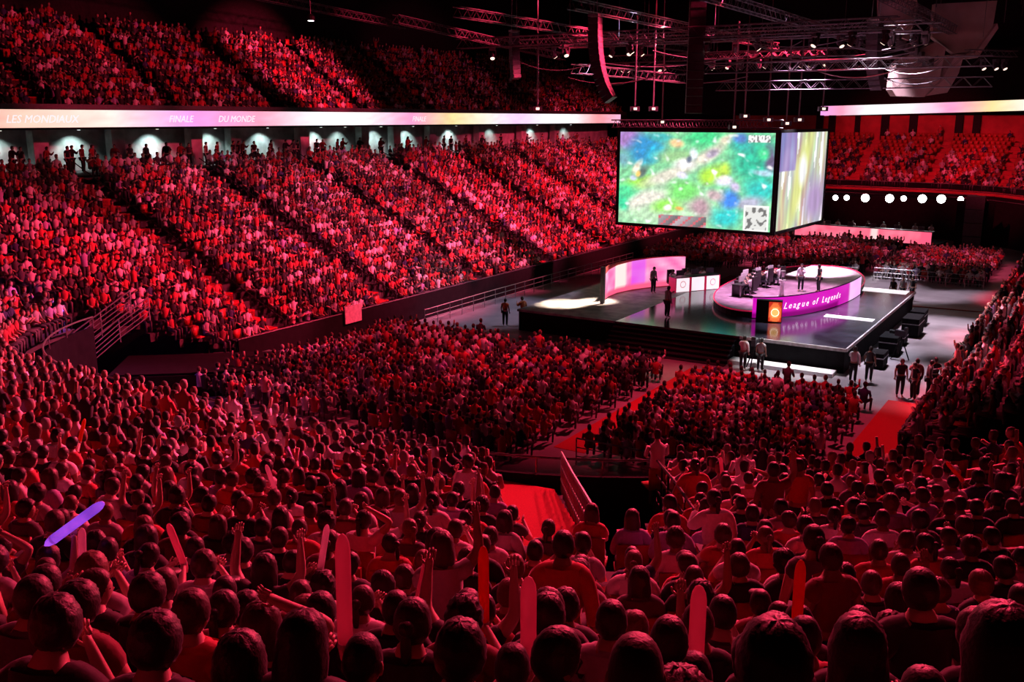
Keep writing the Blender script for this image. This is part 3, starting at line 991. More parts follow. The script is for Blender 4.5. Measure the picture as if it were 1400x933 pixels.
LV = [-23.7, -22.6, -20.8, -18.5, -17.2, -15.5, -13.8, -12.1]
for i, v in enumerate(LV):
    big = i in (2, 3, 5, 6)
    t = thing('stage_lamp', '%s bright white lamp from the left on the bar above the pink desk' % ['first', 'second', 'third', 'fourth', 'fifth', 'sixth', 'seventh', 'last'][i], 'lamp', W(99.8, v, 4.2 + 0.05 * i), TH, 'white lamps over the far desk')
    r = 0.40 if big else 0.27
    MB().lathe([(r + .05, 0), (r + .05, .3), (r * .6, .42)], 14).build('housing', M['black'], t).rotation_euler = (rad(-90), 0, 0)
    q = MB().lathe([(r, -0.01), (r * .7, -0.05)], 14).build('lens', M['lamp'], t); q.rotation_euler = (rad(-90), 0, 0)
spot('desk_wash', W(99.6, -18, 4.4), W(96.5, -20, 1.4), 500, (1, .9, .95), 130, 0.3)

# ================================================================== RIGGING
def truss(a, b, size, label, group='roof lighting trusses'):
    a = Vector(a); b = Vector(b); L = (b - a).length
    t = thing('lighting_truss', label, 'truss', (a + b) / 2, 0, group)
    t.rotation_euler = (b - a).to_track_quat('X', 'Z').to_euler()
    h = size / 2
    for (y, z) in ((-h, -h), (h, -h), (-h, h), (h, h)):
        MB().tube((-L / 2, y, z), (L / 2, y, z), 0.028, 4).build('chord', M['alu'], t)
    mb = MB(); n = max(2, int(L / 0.9))
    for i in range(n):
        x0 = -L / 2 + L * i / n; x1 = x0 + L / n / 2; x2 = x0 + L / n
        for (p, q) in (((-h, -h), (-h, h)), ((h, -h), (h, h)), ((-h, -h), (h, -h)), ((-h, h), (h, h))):
            mb.tube((x0, *p), (x1, *q), 0.014, 3); mb.tube((x1, *q), (x2, *p), 0.014, 3)
    tag(mb.build('lattice', M['alu'], t), kind='stuff')
    return t


def at(px, py, Y):
    c = math.cos(math.atan(304 / 1300)); s = math.sin(math.atan(304 / 1300))
    x = (px - 700) / 1300; y = -(py - 466.5) / 1300
    k = Y / (c + y * s)
    return Vector((x * k, Y, EYE + (-s + y * c) * k))


TR = []
for i, u in enumerate((47, 53, 59, 65, 71, 77)):
    z = 16.2 + 0.35 * (i % 3)
    TR.append((W(u, -33, z), W(u, -16 if u > 64 else -9, z), 'silver lattice truss across the hall roof, %s from the front of the stage' % ['first', 'second', 'third', 'fourth', 'fifth', 'sixth'][i]))
for i, v in enumerate((-31, -24, -17, -10, -4)):
    TR.append((W(44, v, 17.6), W(70 if v > -12 else 78, v, 17.6), 'silver lattice truss running away along the hall roof, %s from the left' % ['first', 'second', 'third', 'fourth', 'fifth'][i]))
TR.append((W(50, -40, 18.2), W(72, -40, 17.0), 'outer silver lattice truss near the upper stand, left of the roof rig'))
TR.append((W(57, -21, 13.9), W(57, -6, 13.9), 'low lattice truss hanging just above the top of the big screens'))
TR.append((W(50, -27, 14.8), W(66, -27, 14.8), 'low lattice truss running away beside the curved speaker column'))
for i, u in enumerate((50, 56, 62, 68)):
    TR.append((W(u, -22 + 3 * i, 14.6 + .3 * i), W(u, min(-8 + 2 * i, -2 if i < 2 else -13), 14.6 + .3 * i), 'lower dark lattice truss in the middle of the roof rig, %s from the front' % ['first', 'second', 'third', 'fourth'][i]))
TR.append((W(40, -50, 20.4), W(66, -52, 19.6), 'catwalk truss over the upper left stand near the dark roof'))
for (a, b, l) in TR:
    truss(a, b, 0.5, l)


def moving_head():
    t = thing('moving_head_light', 'black moving-head stage light hanging under the roof trusses', 'light', (0, 0, 0), 0, 'moving-head lights on the roof trusses')
    MB().box((0, 0, -0.12), (0.34, 0.26, 0.14)).build('base', M['cabinet'], t)
    y = MB().prism([(-.21, -.16), (.21, -.16), (.21, -.56), (.16, -.56), (.16, -.21), (-.16, -.21), (-.16, -.56), (-.21, -.56)], -.06, .06)
    y.v = [(a, c, b) for (a, b, c) in y.v]; y.build('yoke', M['cabinet'], t)
    h = MB().lathe([(0.08, -0.22), (0.13, -0.2), (0.14, 0.1), (0.15, 0.18)], 10).build('head', M['cabinet'], t)
    h.location = (0, 0, -0.48); h.rotation_euler = (rad(180 - 35), 0, 0)
    MB().lathe([(0.13, 0.18), (0.12, 0.2)], 10).build('lens', M['lamp_dim'], h)
    return t


mh = moving_head(); first = True
heads = []
for u in (47, 53, 59, 65, 71):
    for v in ((-30, -26, -21.5, -17, -12.5, -11, -9.5) if u < 64 else (-32, -30, -27.5, -25, -22.5, -20, -17.5)):
        heads.append((u, v))
for k, (u, v) in enumerate(heads):
    z = 16.2 + 0.35 * ([47, 53, 59, 65, 71].index(u) % 3) - 0.25
    p = W(u, v + R.uniform(-1, 1), z)
    lb = 'black moving-head stage light, %s from left under the %s cross truss of the roof' % (['first', 'second', 'third', 'fourth', 'fifth', 'sixth', 'seventh'][k % 7], ['first', 'second', 'third', 'fourth', 'fifth'][k // 7])
    if first:
        mh['label'] = lb
        mh.location = p; mh.rotation_euler = (0, 0, R.uniform(0, 6)); first = False
    else:
        dup(mh, p, R.uniform(0, 6), lb)


def line_array(label, top, n, w, h, dp, curve, rz, group=None):
    t = thing('line_array_speaker', label, 'loudspeaker', top, rz, group)
    MB().box((0, 0, 0.1), (w * 1.05, dp, 0.12)).build('flying_frame', M['steel'], t)
    p = Vector((0, 0, 0)); a = 0.0
    for i in range(n):
        b = MB().box((0, 0, -h / 2), (w, dp, h * 0.93)).build('cabinet', M['cabinet'], t)
        b.location = p; b.rotation_euler = (-a, 0, 0)
        MB().box((0, -dp / 2 - 0.005, -h / 2), (w * 0.88, 0.02, h * 0.62)).build('grille', M['cabinet'], b)
        p = p + Matrix.Rotation(-a, 3, 'X') @ Vector((0, 0, -h))
        a += curve * (0.3 + 1.4 * i / n)
    for s in (-w * 0.35, w * 0.35):
        MB().tube((s, 0, 0.16), (s * 0.3, 0, 8), 0.02, 4).build('chain', M['steel'], t)
    return t


line_array('curved black line array speaker column hanging left above the big screen', at(814, 24, 50), 14, 0.62, 0.30, 0.55, 0.05, rad(62))
line_array('straight tall black speaker column hanging right above the big screen', at(957, -60, 50), 18, 0.82, 0.42, 0.7, 0.0, TH + rad(25))
line_array('curved black speaker column hanging at the right beside the beige roof panels', at(1197, 30, 54), 12, 0.7, 0.30, 0.5, -0.06, TH - rad(20))
line_array('small dark speaker column hanging at the left end of the roof rig', at(703, 45, 58), 10, 0.5, 0.26, 0.4, 0.03, TH + rad(60))
# hoist chains and cables
CHAINS = []
for i in range(20):
    u, v = R.uniform(45, 78), R.uniform(-33, -3)
    CHAINS.append(tag(MB().tube((0, 0, 0), (0, 0, R.uniform(5, 9)), 0.018, 4).build('hoist_chain', M['alu'], None, W(u, v, 16.6)), 'thin grey hoist chain dropping from the roof to the trusses', 'chain', 'hoist chains in the roof rig'))
for i, (px, y0, y1, Y) in enumerate([(735, 55, 150, 58), (893, 60, 150, 60), (1003, 90, 175, 58), (1018, 100, 160, 60), (1050, 110, 165, 62), (1075, 108, 170, 60), (868, 80, 150, 60), (1092, 90, 165, 60), (905, 118, 168, 62), (1125, 95, 150, 62)]):
    a, b = at(px, y0, Y), at(px, y1, Y)
    t = thing('rigging_mast', 'thin upright rig mast hanging over the screens, %s from the left' % ['first', 'third', 'fifth', 'sixth', 'seventh', 'eighth', 'second', 'ninth', 'fourth', 'tenth'][i], 'mast', b)
    MB().tube((0, 0, 0), (0, 0, a.z - b.z + 2.5), 0.05, 5).build('tube', M['alu'], t)
    MB().box((0, 0, 0.05), (0.55, 0.4, 0.28)).build('lamp_box', M['cabinet'], t)
    MB().box((0, -0.21, 0.05), (0.2, 0.02, 0.14)).build('lens', M['lamp_dim'], t)
spot('rig_red_wash', W(52, -20, 20), W(60, -24, 16), 1500, (1, 0.03, 0.08), 100, 0.4)
spot('rig_side_wash', W(46, -12, 12.5), W(60, -12, 17.5), 900, (1, 0.30, 0.45), 90, 0.4)

# beige acoustic panels hung from the roof at top right
Yp = 66.0
pan = thing('ceiling_panel', 'large beige roof panel with a slanted right corner, hanging at top right', 'panel', at(1318, 42, Yp), 0)
k = Yp / 1300 * 1.02
def PX(pts, cx, cy): return [((x - cx) * k, -(y - cy) * k) for x, y in pts]
def slab(pts, cx, cy, th):
    mb = MB(); q = PX(pts, cx, cy); mb.prism(q, -th / 2, th / 2)
    mb.v = [(x, z, y) for (x, y, z) in mb.v]
    return mb
slab([(1276, 10), (1276, 50), (1308, 72), (1330, 74), (1352, 38), (1354, 6)], 1318, 42, 0.5).build('face', M['panel'], pan)
slab([(1300, 72), (1304, 78), (1334, 76), (1356, 40), (1354, 34), (1330, 70)], 1318, 42, 1.2).build('lower_edge', M['panel'], pan)
for x in (1285, 1345):
    a = PX([(x, 20)], 1318, 42)[0]
    MB().tube((a[0], 0, a[1]), (a[0], 0, 9), 0.04, 5).build('hanger', M['alu'], pan)
bk = thing('ceiling_panel', 'rounded beige bucket-shaped roof unit below and left of the larger beige panel', 'panel', at(1248, 95, Yp - 1), 0)
slab([(1221, 92), (1220, 120), (1226, 128), (1262, 129), (1278, 118), (1283, 70), (1270, 62), (1226, 84)], 1248, 95, 1.0).build('body', M['panel'], bk)
slab([(1262, 128), (1288, 124), (1300, 100), (1304, 78), (1294, 78), (1278, 112)], 1248, 95, 1.6).build('side_fin', M['panel'], bk)
slab([(1196, 8), (1200, 44), (1238, 60), (1246, 20), (1242, 6)], 1248, 95, 0.4).build('upper_plate', M['panel'], bk)
for x in (1215, 1270):
    a = PX([(x, 20)], 1248, 95)[0]
    MB().tube((a[0], 0, a[1]), (a[0], 0, 10), 0.04, 5).build('hanger', M['alu'], bk)
mb = MB()
for i in range(9):
    a = PX([(1212 + i * 6, 58 + 3.2 * i + R.uniform(-4, 4))], 1248, 95)[0]
    mb.box((a[0], -0.8, a[1]), (0.5, 0.5, 0.3 + 0.2 * R.random()), R.uniform(0, 1))
mb.build('equipment', M['alu'], bk)
spot('panel_wash', at(1180, 150, 38), at(1290, 60, Yp), 2600, (1.0, 0.42, 0.42), 24, 0.4)
hl = thing('house_light', 'small bright white house lamp under the dark roof above the upper left stand', 'lamp', at(425, 28, 66))
MB().lathe([(.28, 0), (.28, .25), (.12, .4)], 12).build('housing', M['black'], hl)
MB().lathe([(.2, -.02), (.14, -.04)], 12).build('lens', M['lamp'], hl)
MB().tube((0, 0, .4), (0, 0, 5), .02, 4).build('hanger', M['alu'], hl)
LOOMS = []
for i in range(22):
    u0, v0 = R.uniform(46, 61), R.uniform(-30, -10)
    p = W(u0, v0, R.uniform(14.2, 16.2)); q = W(u0 + R.uniform(-3, 3), min(-9, v0 + R.uniform(3, 8)), p.z + R.uniform(-.2, .2)); mb = MB()
    for s in range(8):
        a_, b_ = s / 8, (s + 1) / 8
        mb.tube((q - p) * a_ - Vector((0, 0, 1.6 * a_ * (1 - a_))), (q - p) * b_ - Vector((0, 0, 1.6 * b_ * (1 - b_))), .03, 4)
    LOOMS.append(tag(mb.build('cable_loom', M['alu'], None, p), 'x', 'cable', 'cable looms in the roof rig'))
NTH = ['first', 'second', 'third', 'fourth', 'fifth', 'sixth', 'seventh', 'eighth', 'ninth', 'tenth', '11th', '12th', '13th', '14th', '15th', '16th', '17th', '18th', '19th', '20th', '21st', '22nd', '23rd', '24th']
for lst, txt in ((LOOMS, 'sagging dark cable loom strung between the roof trusses, %s from left'), (CHAINS, 'thin grey hoist chain dropping from roof to trusses, %s from left')):
    for i, o in enumerate(sorted(lst, key=lambda q: project(q.location)[0])):
        o['label'] = txt % NTH[i]
bt = truss(at(1322, 72, 60), at(1388, 74, 62), 0.35, 'short dark truss with small lamps at the far right edge of the roof')
for px in (1345, 1362, 1374):
    dup(mh, at(px, 80, 61), 0.5, 'small lamp under the far right truss, %s of three from left' % {1345: 'first', 1362: 'second', 1374: 'third'}[px])

# ================================================================== PEOPLE
def skin_mesh(nodes, edges, root, sub=2):
    names = list(nodes); idx = {n: i for i, n in enumerate(names)}
    me = bpy.data.meshes.new('tmp')
    me.from_pydata([nodes[n][0] for n in names], [(idx[a], idx[b]) for a, b in edges], [])
    o = bpy.data.objects.new('tmp', me); COL.objects.link(o)
    o.modifiers.new('s', 'SKIN')
    sv = me.skin_vertices[0].data
    for n in names:
        r = nodes[n][1]
        sv[idx[n]].radius = r if isinstance(r, tuple) else (r, r)
        sv[idx[n]].use_root = (n == root)
    if sub:
        m = o.modifiers.new('u', 'SUBSURF'); m.levels = sub; m.render_levels = sub
    dg = bpy.context.evaluated_depsgraph_get()
    r = bpy.data.meshes.new_from_object(o.evaluated_get(dg))
    bpy.data.objects.remove(o); bpy.data.meshes.remove(me)
    return r


def head_geo(seg=22, rng=16, hm=None):
    """skull with jaw, nose, brow, eye hollows, lips; centre of head at the origin, facing +y"""
    v = []; f = []
    for j in range(rng + 1):
        ph = math.pi * j / rng
        for i in range(seg):
            t = 2 * math.pi * i / seg
            sp_ = math.sin(ph) ** (0.78 if ph < math.pi / 2 else 1.0)
            x, y, z = sp_ * math.cos(t), sp_ * math.sin(t), math.cos(ph)
            px, py, pz = x * 0.077, y * 0.096, z * 0.122
            if z < 0:
                px *= 1 + 0.28 * z; py *= 1 + (0.10 if y > 0 else 0.38) * z
            if y > 0.5:
                fx = x / 0.35
                nose = math.exp(-(fx * 2.6) ** 2) * math.exp(-((z + 0.16) / 0.2) ** 2)
                py += 0.022 * nose
                py += 0.007 * math.exp(-((z - 0.22) / 0.12) ** 2)
                for ex in (-0.38, 0.38):
                    py -= 0.010 * math.exp(-((x - ex) / 0.17) ** 2 - ((z - 0.04) / 0.12) ** 2)
                py += 0.006 * math.exp(-(x / 0.25) ** 2 - ((z + 0.50) / 0.08) ** 2)
                py += 0.008 * math.exp(-(x / 0.3) ** 2 - ((z + 0.85) / 0.15) ** 2)
            v.append((px, py, pz))
    for j in range(rng):
        for i in range(seg):
            k = (i + 1) % seg
            f.append((j * seg + i, (j + 1) * seg + i, (j + 1) * seg + k, j * seg + k))
    def ball(c, r, n=8, m=5):
        b = len(v)
        for j in range(m + 1):
            ph = math.pi * j / m
            for i in range(n):
                t = 2 * math.pi * i / n
                v.append((c[0] + r[0] * math.sin(ph) * math.cos(t), c[1] + r[1] * math.sin(ph) * math.sin(t), c[2] + r[2] * math.cos(ph)))
        for j in range(m):
            for i in range(n):
                k = (i + 1) % n
                f.append((b + j * n + i, b + (j + 1) * n + i, b + (j + 1) * n + k, b + j * n + k))
    for s in (-1, 1):
        ball((s * 0.077, -0.008, -0.01), (0.012, 0.022, 0.034))
    nskin = len(f)
    for s in (-1, 1):
        ball((s * 0.029, 0.080, 0.006), (0.010, 0.008, 0.007), 6, 4)
    return v, f, nskin


HV, HF, HN = head_geo()


def hair_mesh(style):
    seg, rng = 36, 26
    thick = {'short': .014, 'cropped': .005, 'thick': .028, 'curly': .034, 'long': .026, 'tied': .016, 'cap': .014}[style]
    v = []; f = []
    for j in range(rng + 1):
        ph = math.pi * j / rng
        for i in range(seg):
            t = 2 * math.pi * i / seg
            sp_ = math.sin(ph) ** (0.78 if ph < math.pi / 2 else 1.0)
            x, y, z = sp_ * math.cos(t), sp_ * math.sin(t), math.cos(ph)
            line = -0.80 + 0.12 * noise.noise(Vector((x * 5, y * 5, 1))) if y < -0.1 else -0.80 + (y + 0.1) * 1.25
            if style == 'long': line = -1.1 if y < 0.25 else -1.1 + (y - 0.25) * 2.4
            on = max(0.0, min(1.0, (z - line) / 0.16))
            tp = max(0.25, min(1.0, (z + 0.95) / 0.75)) if style not in ('long', 'cap') else 1.0
            k = thick * on * tp - 0.012 * (1 - on)
            nz = noise.noise(Vector((x * 9, y * 9, z * 4)) + Vector((3, 1, len(style))))
            fine = noise.noise(Vector((x * 26, y * 26, z * 9)))
            if style == 'curly': k += on * (0.014 * nz + 0.016 * fine)
            elif style == 'cap': k += 0
            else: k += on * thick * (0.30 * nz + 0.22 * fine)
            px, py, pz = x * (0.077 + k), y * (0.096 + k), z * (0.122 + k)
            if z < 0 and style != 'long':
                px *= 1 + 0.22 * z; py *= 1 + (0.10 if y > 0 else 0.34) * z
            if style == 'long' and z < -0.05 and y < 0.3:
                q = -z
                pz -= q * 0.21; px *= 1 + 0.35 * q; py = py * (1 - 0.35 * q) - 0.035 * q
                px += 0.010 * math.sin(t * 14) * q
            v.append((px, py, pz))
    for j in range(rng):
        for i in range(seg):
            k = (i + 1) % seg
            f.append((j * seg + i, (j + 1) * seg + i, (j + 1) * seg + k, j * seg + k))
    mb = MB(); mb.v = v; mb.f = f
    def ball(c, r):
        b = len(mb.v)
        for j in range(9):
            ph = math.pi * j / 8
            for i in range(12):
                t = 2 * math.pi * i / 12
                w = 1 + 0.12 * noise.noise(Vector((t * 3, ph * 3, 2)))
                mb.v.append((c[0] + r[0] * w * math.sin(ph) * math.cos(t), c[1] + r[1] * w * math.sin(ph) * math.sin(t), c[2] + r[2] * w * math.cos(ph)))
        for j in range(8):
            for i in range(12):
                k = (i + 1) % 12
                mb.f.append((b + j * 12 + i, b + (j + 1) * 12 + i, b + (j + 1) * 12 + k, b + j * 12 + k))
    if style == 'tied':
        ball((0, -0.125, 0.05), (0.04, 0.04, 0.04)); ball((0, -0.135, -0.05), (0.028, 0.026, 0.10))
    if style == 'cap':
        mb.prism([(-0.07, 0.06), (0.07, 0.06), (0.065, 0.15), (0.03, 0.185), (-0.03, 0.185), (-0.065, 0.15)], 0.045, 0.055)
    return mb.mesh('hair', M['hair'], True)


HAIR = {s: hair_mesh(s) for s in ('short', 'cropped', 'thick', 'curly', 'long', 'tied', 'cap')}


def lerp(a, b, t): return tuple(a[i] + (b[i] - a[i]) * t for i in range(3))


ARMS = {  # elbow, wrist for the right side (+x); mirrored for the left
    'lap': ((.25, .04, .74), (.13, .27, .63)), 'raise': ((.31, .08, 1.14), (.29, .13, 1.40)), 'phone': ((.25, .15, .80), (.09, .37, .93)),
    'clap': ((.27, .14, .84), (.045, .32, 1.02)), 'chin': ((.20, .22, .74), (.07, .19, 1.02)), 'head': ((.37, .02, 1.24), (.13, .0, 1.36)), 'side': ((.24, -.03, .74), (.25, .04, .50)),
}


def person_meshes(armR, armL, lean=0.0, stand=False, sleeve=0.6, wide=1.0, turn=0.0, tilt=0.0):
    dz = 0.40 if stand else 0.0
    def P(x, y, z):
        z2 = z - 0.54
        return (x * wide if z > 0.6 else x, y + lean * max(0, z2), z + dz)
    n = {'pel': (P(0, -.02, .54), (.155, .115)), 'wa': (P(0, -.03, .70), (.145, .105)), 'ch': (P(0, -.02, .89), (.165, .115)),
         'nb': (P(0, -.008, 1.005), (.105, .082)), 'nk': (P(0, .0, 1.07), .066), 'hd': (P(0, .015, 1.14), .070)}
    e = [('pel', 'wa'), ('wa', 'ch'), ('ch', 'nb'), ('nb', 'nk'), ('nk', 'hd')]
    fing = []
    for s, arm in ((1, armR), (-1, armL)):
        k = 'R' if s > 0 else 'L'
        el, wr = ARMS[arm]
        el = P(s * el[0], el[1], el[2]); wr = P(s * wr[0], wr[1], wr[2])
        d = Vector(wr) - Vector(el); d.normalize()
        pm = tuple(Vector(wr) + d * 0.085)
        n['tr' + k] = (P(s * .085, -.015, 1.02), .062); n['sh' + k] = (P(s * .170, -.02, .985), .076); n['el' + k] = (el, .048); n['fa' + k] = (lerp(el, wr, .35), .046); n['wr' + k] = (wr, (.032, .028)); n['pm' + k] = (pm, (.042, .02))
        e += [('nb', 'tr' + k), ('tr' + k, 'sh' + k), ('sh' + k, 'el' + k), ('el' + k, 'fa' + k), ('fa' + k, 'wr' + k), ('wr' + k, 'pm' + k)]
        side = d.cross(Vector((0, 1, 0.2))); side.normalize(); curl = side.cross(d); curl.normalize()
        for q in range(4):
            a = Vector(pm) + side * ((q - 1.5) * 0.021) - d * 0.015
            L = (.07, .08, .074, .058)[q]
            b = a + d * L * .55; c = b + (d * .75 + curl * .5) * L * .5
            fing.append([a, b, c])
        a = Vector(wr) + d * .03 + side * .02; b = a + (side * .75 + d * .6) * .045; fing.append([a, b, b + (d * .9 + side * .2) * .035])
        if stand:
            n['hi' + k] = (P(s * .09, -.01, .48), .098); n['th' + k] = (P(s * .10, 0, .30), .085); n['kn' + k] = (P(s * .105, .01, .08), .062)
            n['cf' + k] = (P(s * .105, -.01, -.05), .06); n['an' + k] = (P(s * .105, -.02, -.31), .04); n['to' + k] = (P(s * .12, .13, -.365), .035)
        else:
            n['hi' + k] = (P(s * .09, .04, .52), .095); n['th' + k] = (P(s * .11, .24, .52), .085); n['kn' + k] = (P(s * .125, .44, .50), .065)
            n['cf' + k] = (P(s * .125, .43, .36), .06); n['an' + k] = (P(s * .125, .41, .09), .04); n['to' + k] = (P(s * .135, .56, .04), .035)
        e += [('pel', 'hi' + k), ('hi' + k, 'th' + k), ('th' + k, 'kn' + k), ('kn' + k, 'cf' + k), ('cf' + k, 'an' + k), ('an' + k, 'to' + k)]
    body = skin_mesh(n, e, 'pel', 1)
    fn = {}; fe = []
    for i, ch in enumerate(fing):
        for j, p in enumerate(ch):
            fn['%d_%d' % (i, j)] = (tuple(p), (.0095, .009, .0075)[j])
        fe += [('%d_0' % i, '%d_1' % i), ('%d_1' % i, '%d_2' % i)]
    # every finger is its own chain rooted in the palm
    fv = []; ff = []
    bv = [tuple(q.co) for q in body.vertices]; bf = [tuple(p.vertices) for p in body.polygons]
    for i, ch in enumerate(fing):
        mb = MB(); mb.tube(ch[0], ch[1], .0095, 6, .009); mb.tube(ch[1], ch[2], .009, 6, .0065)
        k = len(bv); bv += mb.v; bf += [tuple(k + q for q in p) for p in mb.f]
    hp = Vector(P(0, .035, 1.19))
    rot = Euler((tilt, 0, turn))
    mm = Matrix.Translation(hp) @ rot.to_matrix().to_4x4()
    k = len(bv); bv += [tuple(mm @ Vector(q)) for q in HV]; ns = len(bf) + HN
    bf += [tuple(k + q for q in p) for p in HF]
    me = bpy.data.meshes.new('person'); me.from_pydata(bv, [], bf); me.update()
    me.materials.append(M['skin']); me.materials.append(M['eye'])
    me.polygons.foreach_set('use_smooth', [True] * len(bf))
    mi = np.zeros(len(bf), np.int32); mi[ns:] = 1
    me.polygons.foreach_set('material_index', mi)
    bpy.data.meshes.remove(body)
    # shirt: torso and sleeves, a little outside the body
    g = 0.018
    sn = {'pel': (P(0, -.02, .58), (.165 + g, .125 + g)), 'wa': (n['wa'][0], (.15 + g, .11 + g)), 'ch': (n['ch'][0], (.17 + g, .118 + g)), 'nb': (P(0, -.008, 1.005), (.112, .09)), 'nt': (P(0, 0, 1.045), .082)}
    se = [('pel', 'wa'), ('wa', 'ch'), ('ch', 'nb'), ('nb', 'nt')]
    for k in 'RL':
        sh, el, wr = n['sh' + k][0], n['el' + k][0], n['wr' + k][0]
        sn['sh' + k] = (sh, .080 + g); sn['tr' + k] = (n['tr' + k][0], .070 + g)
        se += [('nb', 'tr' + k), ('tr' + k, 'sh' + k)]
        if sleeve <= 1:
            sn['up' + k] = (lerp(sh, el, sleeve), .06 + g); se += [('sh' + k, 'up' + k)]
        else:
            sn['up' + k] = (el, .052 + g); sn['cu' + k] = (lerp(el, wr, .9), .036 + g); se += [('sh' + k, 'up' + k), ('up' + k, 'cu' + k)]
    sm = skin_mesh(sn, se, 'ch', 1); sm.materials.clear(); sm.materials.append(M['cloth'])
    tn = {'pel': (n['pel'][0], (.16 + g * .6, .12 + g * .6))}; te = []
    for k in 'RL':
        for q, rr in (('hi', .1), ('th', .09), ('kn', .07), ('cf', .066), ('an', .052)):
            tn[q + k] = (n[q + k][0], rr + g * .5)
        te += [('pel', 'hi' + k), ('hi' + k, 'th' + k), ('th' + k, 'kn' + k), ('kn' + k, 'cf' + k), ('cf' + k, 'an' + k)]
    tm = skin_mesh(tn, te, 'pel', 1); tm.materials.clear(); tm.materials.append(M['cloth'])
    for q in (sm, tm):
        q.polygons.foreach_set('use_smooth', [True] * len(q.polygons))
    sm.name = 'shirt'; tm.name = 'trousers'
    return dict(body=me, shirt=sm, trousers=tm, head=hp, rot=rot, handR=Vector(n['pmR'][0]), handL=Vector(n['pmL'][0]))


T = {
    'lap': person_meshes('lap', 'lap', .02), 'lap_long': person_meshes('lap', 'lap', .10, sleeve=2), 'phone': person_meshes('phone', 'phone', .06, tilt=-.25),
    'raise': person_meshes('raise', 'lap', .0), 'raise_left': person_meshes('lap', 'raise', .0, turn=-.25), 'both': person_meshes('raise', 'raise', .02), 'clap': person_meshes('clap', 'clap', .08),
    'chin': person_meshes('chin', 'lap', .22, turn=.35), 'turned': person_meshes('lap', 'chin', .05, turn=-.9), 'turned_left': person_meshes('lap', 'lap', -.02, turn=.8, sleeve=2), 'wide': person_meshes('side', 'side', .04, wide=1.12), 'head': person_meshes('head', 'lap', 0),
    'stand': person_meshes('side', 'side', 0, True), 'stand_long': person_meshes('side', 'phone', .03, True, sleeve=2), 'stand_raise': person_meshes('raise', 'side', 0, True),
    'stand_wide': person_meshes('side', 'phone', .02, True, wide=1.15),
}
SHIRT = {'white': (.78, .74, .78), 'pale grey': (.42, .40, .43), 'red': (.55, .04, .05), 'maroon': (.20, .02, .03), 'black': (.014, .013, .016), 'navy': (.03, .04, .13), 'lavender': (.42, .34, .62), 'dark grey': (.08, .075, .085), 'orange': (.75, .22, .06)}
HAIRC = {'dark': (.018, .011, .009), 'brown': (.06, .03, .018), 'light brown': (.16, .085, .045), 'grey': (.35, .33, .33)}
SKINC = [(.55, .34, .27), (.48, .28, .21), (.60, .40, .33), (.33, .18, .12), (.42, .25, .18)]
STYLE_WORD = {'short': 'short', 'cropped': 'cropped', 'thick': 'thick', 'curly': 'curly', 'long': 'long', 'tied': 'tied back'}


def make_person(tpl, loc, rz, style, hc, shirt, label, group=None, sc=1.0, trousers=(.03, .03, .04), skin=None):
    t = T[tpl]
    o = link('person', t['body'], None, loc, rz)
    o.scale = (sc, sc, sc)
    tag(o, label, 'person', group)
    o.color = (*(skin or R.choice(SKINC)), 1)
    h = link('hair' if style != 'cap' else 'cap', HAIR[style], o, t['head']); h.rotation_euler = t['rot']; h.color = (*(HAIRC[hc]), 1)
    s = link('shirt', t['shirt'], o); s.color = (*SHIRT[shirt], 1)
    q = link('trousers', t['trousers'], o); q.color = (*trousers, 1)
    return o


def hand_world(o, tpl, hand='handR'):
    h = T[tpl][hand] * o.scale[0]
    c, s = math.cos(o.rotation_euler[2]), math.sin(o.rotation_euler[2])
    return Vector((o.location[0] + h.x * c - h.y * s, o.location[1] + h.x * s + h.y * c, o.location[2] + h.z))


def stick(loc, label, color, tilt, az, L=0.62, r=0.045, glow=False):
    t = thing('cheer_stick', label, 'cheer stick', loc, az)
    t.rotation_euler = (tilt, 0, az)
    mb = MB().lathe([(.006, -.10), (r * .7, -.06), (r, 0), (r, L * .84), (r * .85, L * .92), (r * .5, L * .98), (.006, L)], 12)
    o = mb.build('tube', M['glow_violet'] if glow else M['plastic'], t, smooth=True); o.color = (*color, 1)
    b = MB().lathe([(r * 1.03, -.004), (r * 1.03, .02)], 12).build('band', M['plastic'], t); b.color = (.9, .85, .9, 1)
    return t


def ordinal(n):
    w = ['', 'first', 'second', 'third', 'fourth', 'fifth', 'sixth', 'seventh', 'eighth', 'ninth', 'tenth', 'eleventh', 'twelfth']
    if n <= 12: return w[n]
    return '%d%s' % (n, 'th' if 10 <= n % 100 <= 20 else {1: 'st', 2: 'nd', 3: 'rd'}.get(n % 10, 'th'))


# ---- who sits in the near stand --------------------------------------------
def skip_near(u, v, d):
    return inpoly(u, v, STAIR) or inpoly(u, v, STAIR2)


near_t_people = Tier(near_path, z_near, near_rows, 0.8, keep_near)
seats = near_t_people.seats(0.54, skip_near)
rows = {}
for (p, rz, k) in seats:
    if k < 3: continue                       # behind the viewer
    px, py, dd = project(p + Vector((0, 0, 1.2)))
    rows.setdefault(k - 3, []).append([px, py, dd, p, rz])


def seat_at(rowk, px):
    """the point on this row that shows at the given column of the photograph"""
    d = near_rows[rowk + 3]
    best = None
    pts = row(near_path, d)
    for i in range(len(pts) - 1):
        for t in (0, .1, .2, .3, .4, .5, .6, .7, .8, .9):
            u = pts[i][0] * (1 - t) + pts[i + 1][0] * t; v = pts[i][1] * (1 - t) + pts[i + 1][1] * t
            p = W(u, v, z_near(d)); q = project(p + Vector((0, 0, 1.2)))
            if q[2] < 0.5: continue
            if best is None or abs(q[0] - px) < abs(best[0] - px):
                du, dv = pts[i][2], pts[i][3]; f = W(-du, -dv, 0)
                best = (q[0], q[1], q[2], p, math.atan2(-f.x, f.y))
    return best


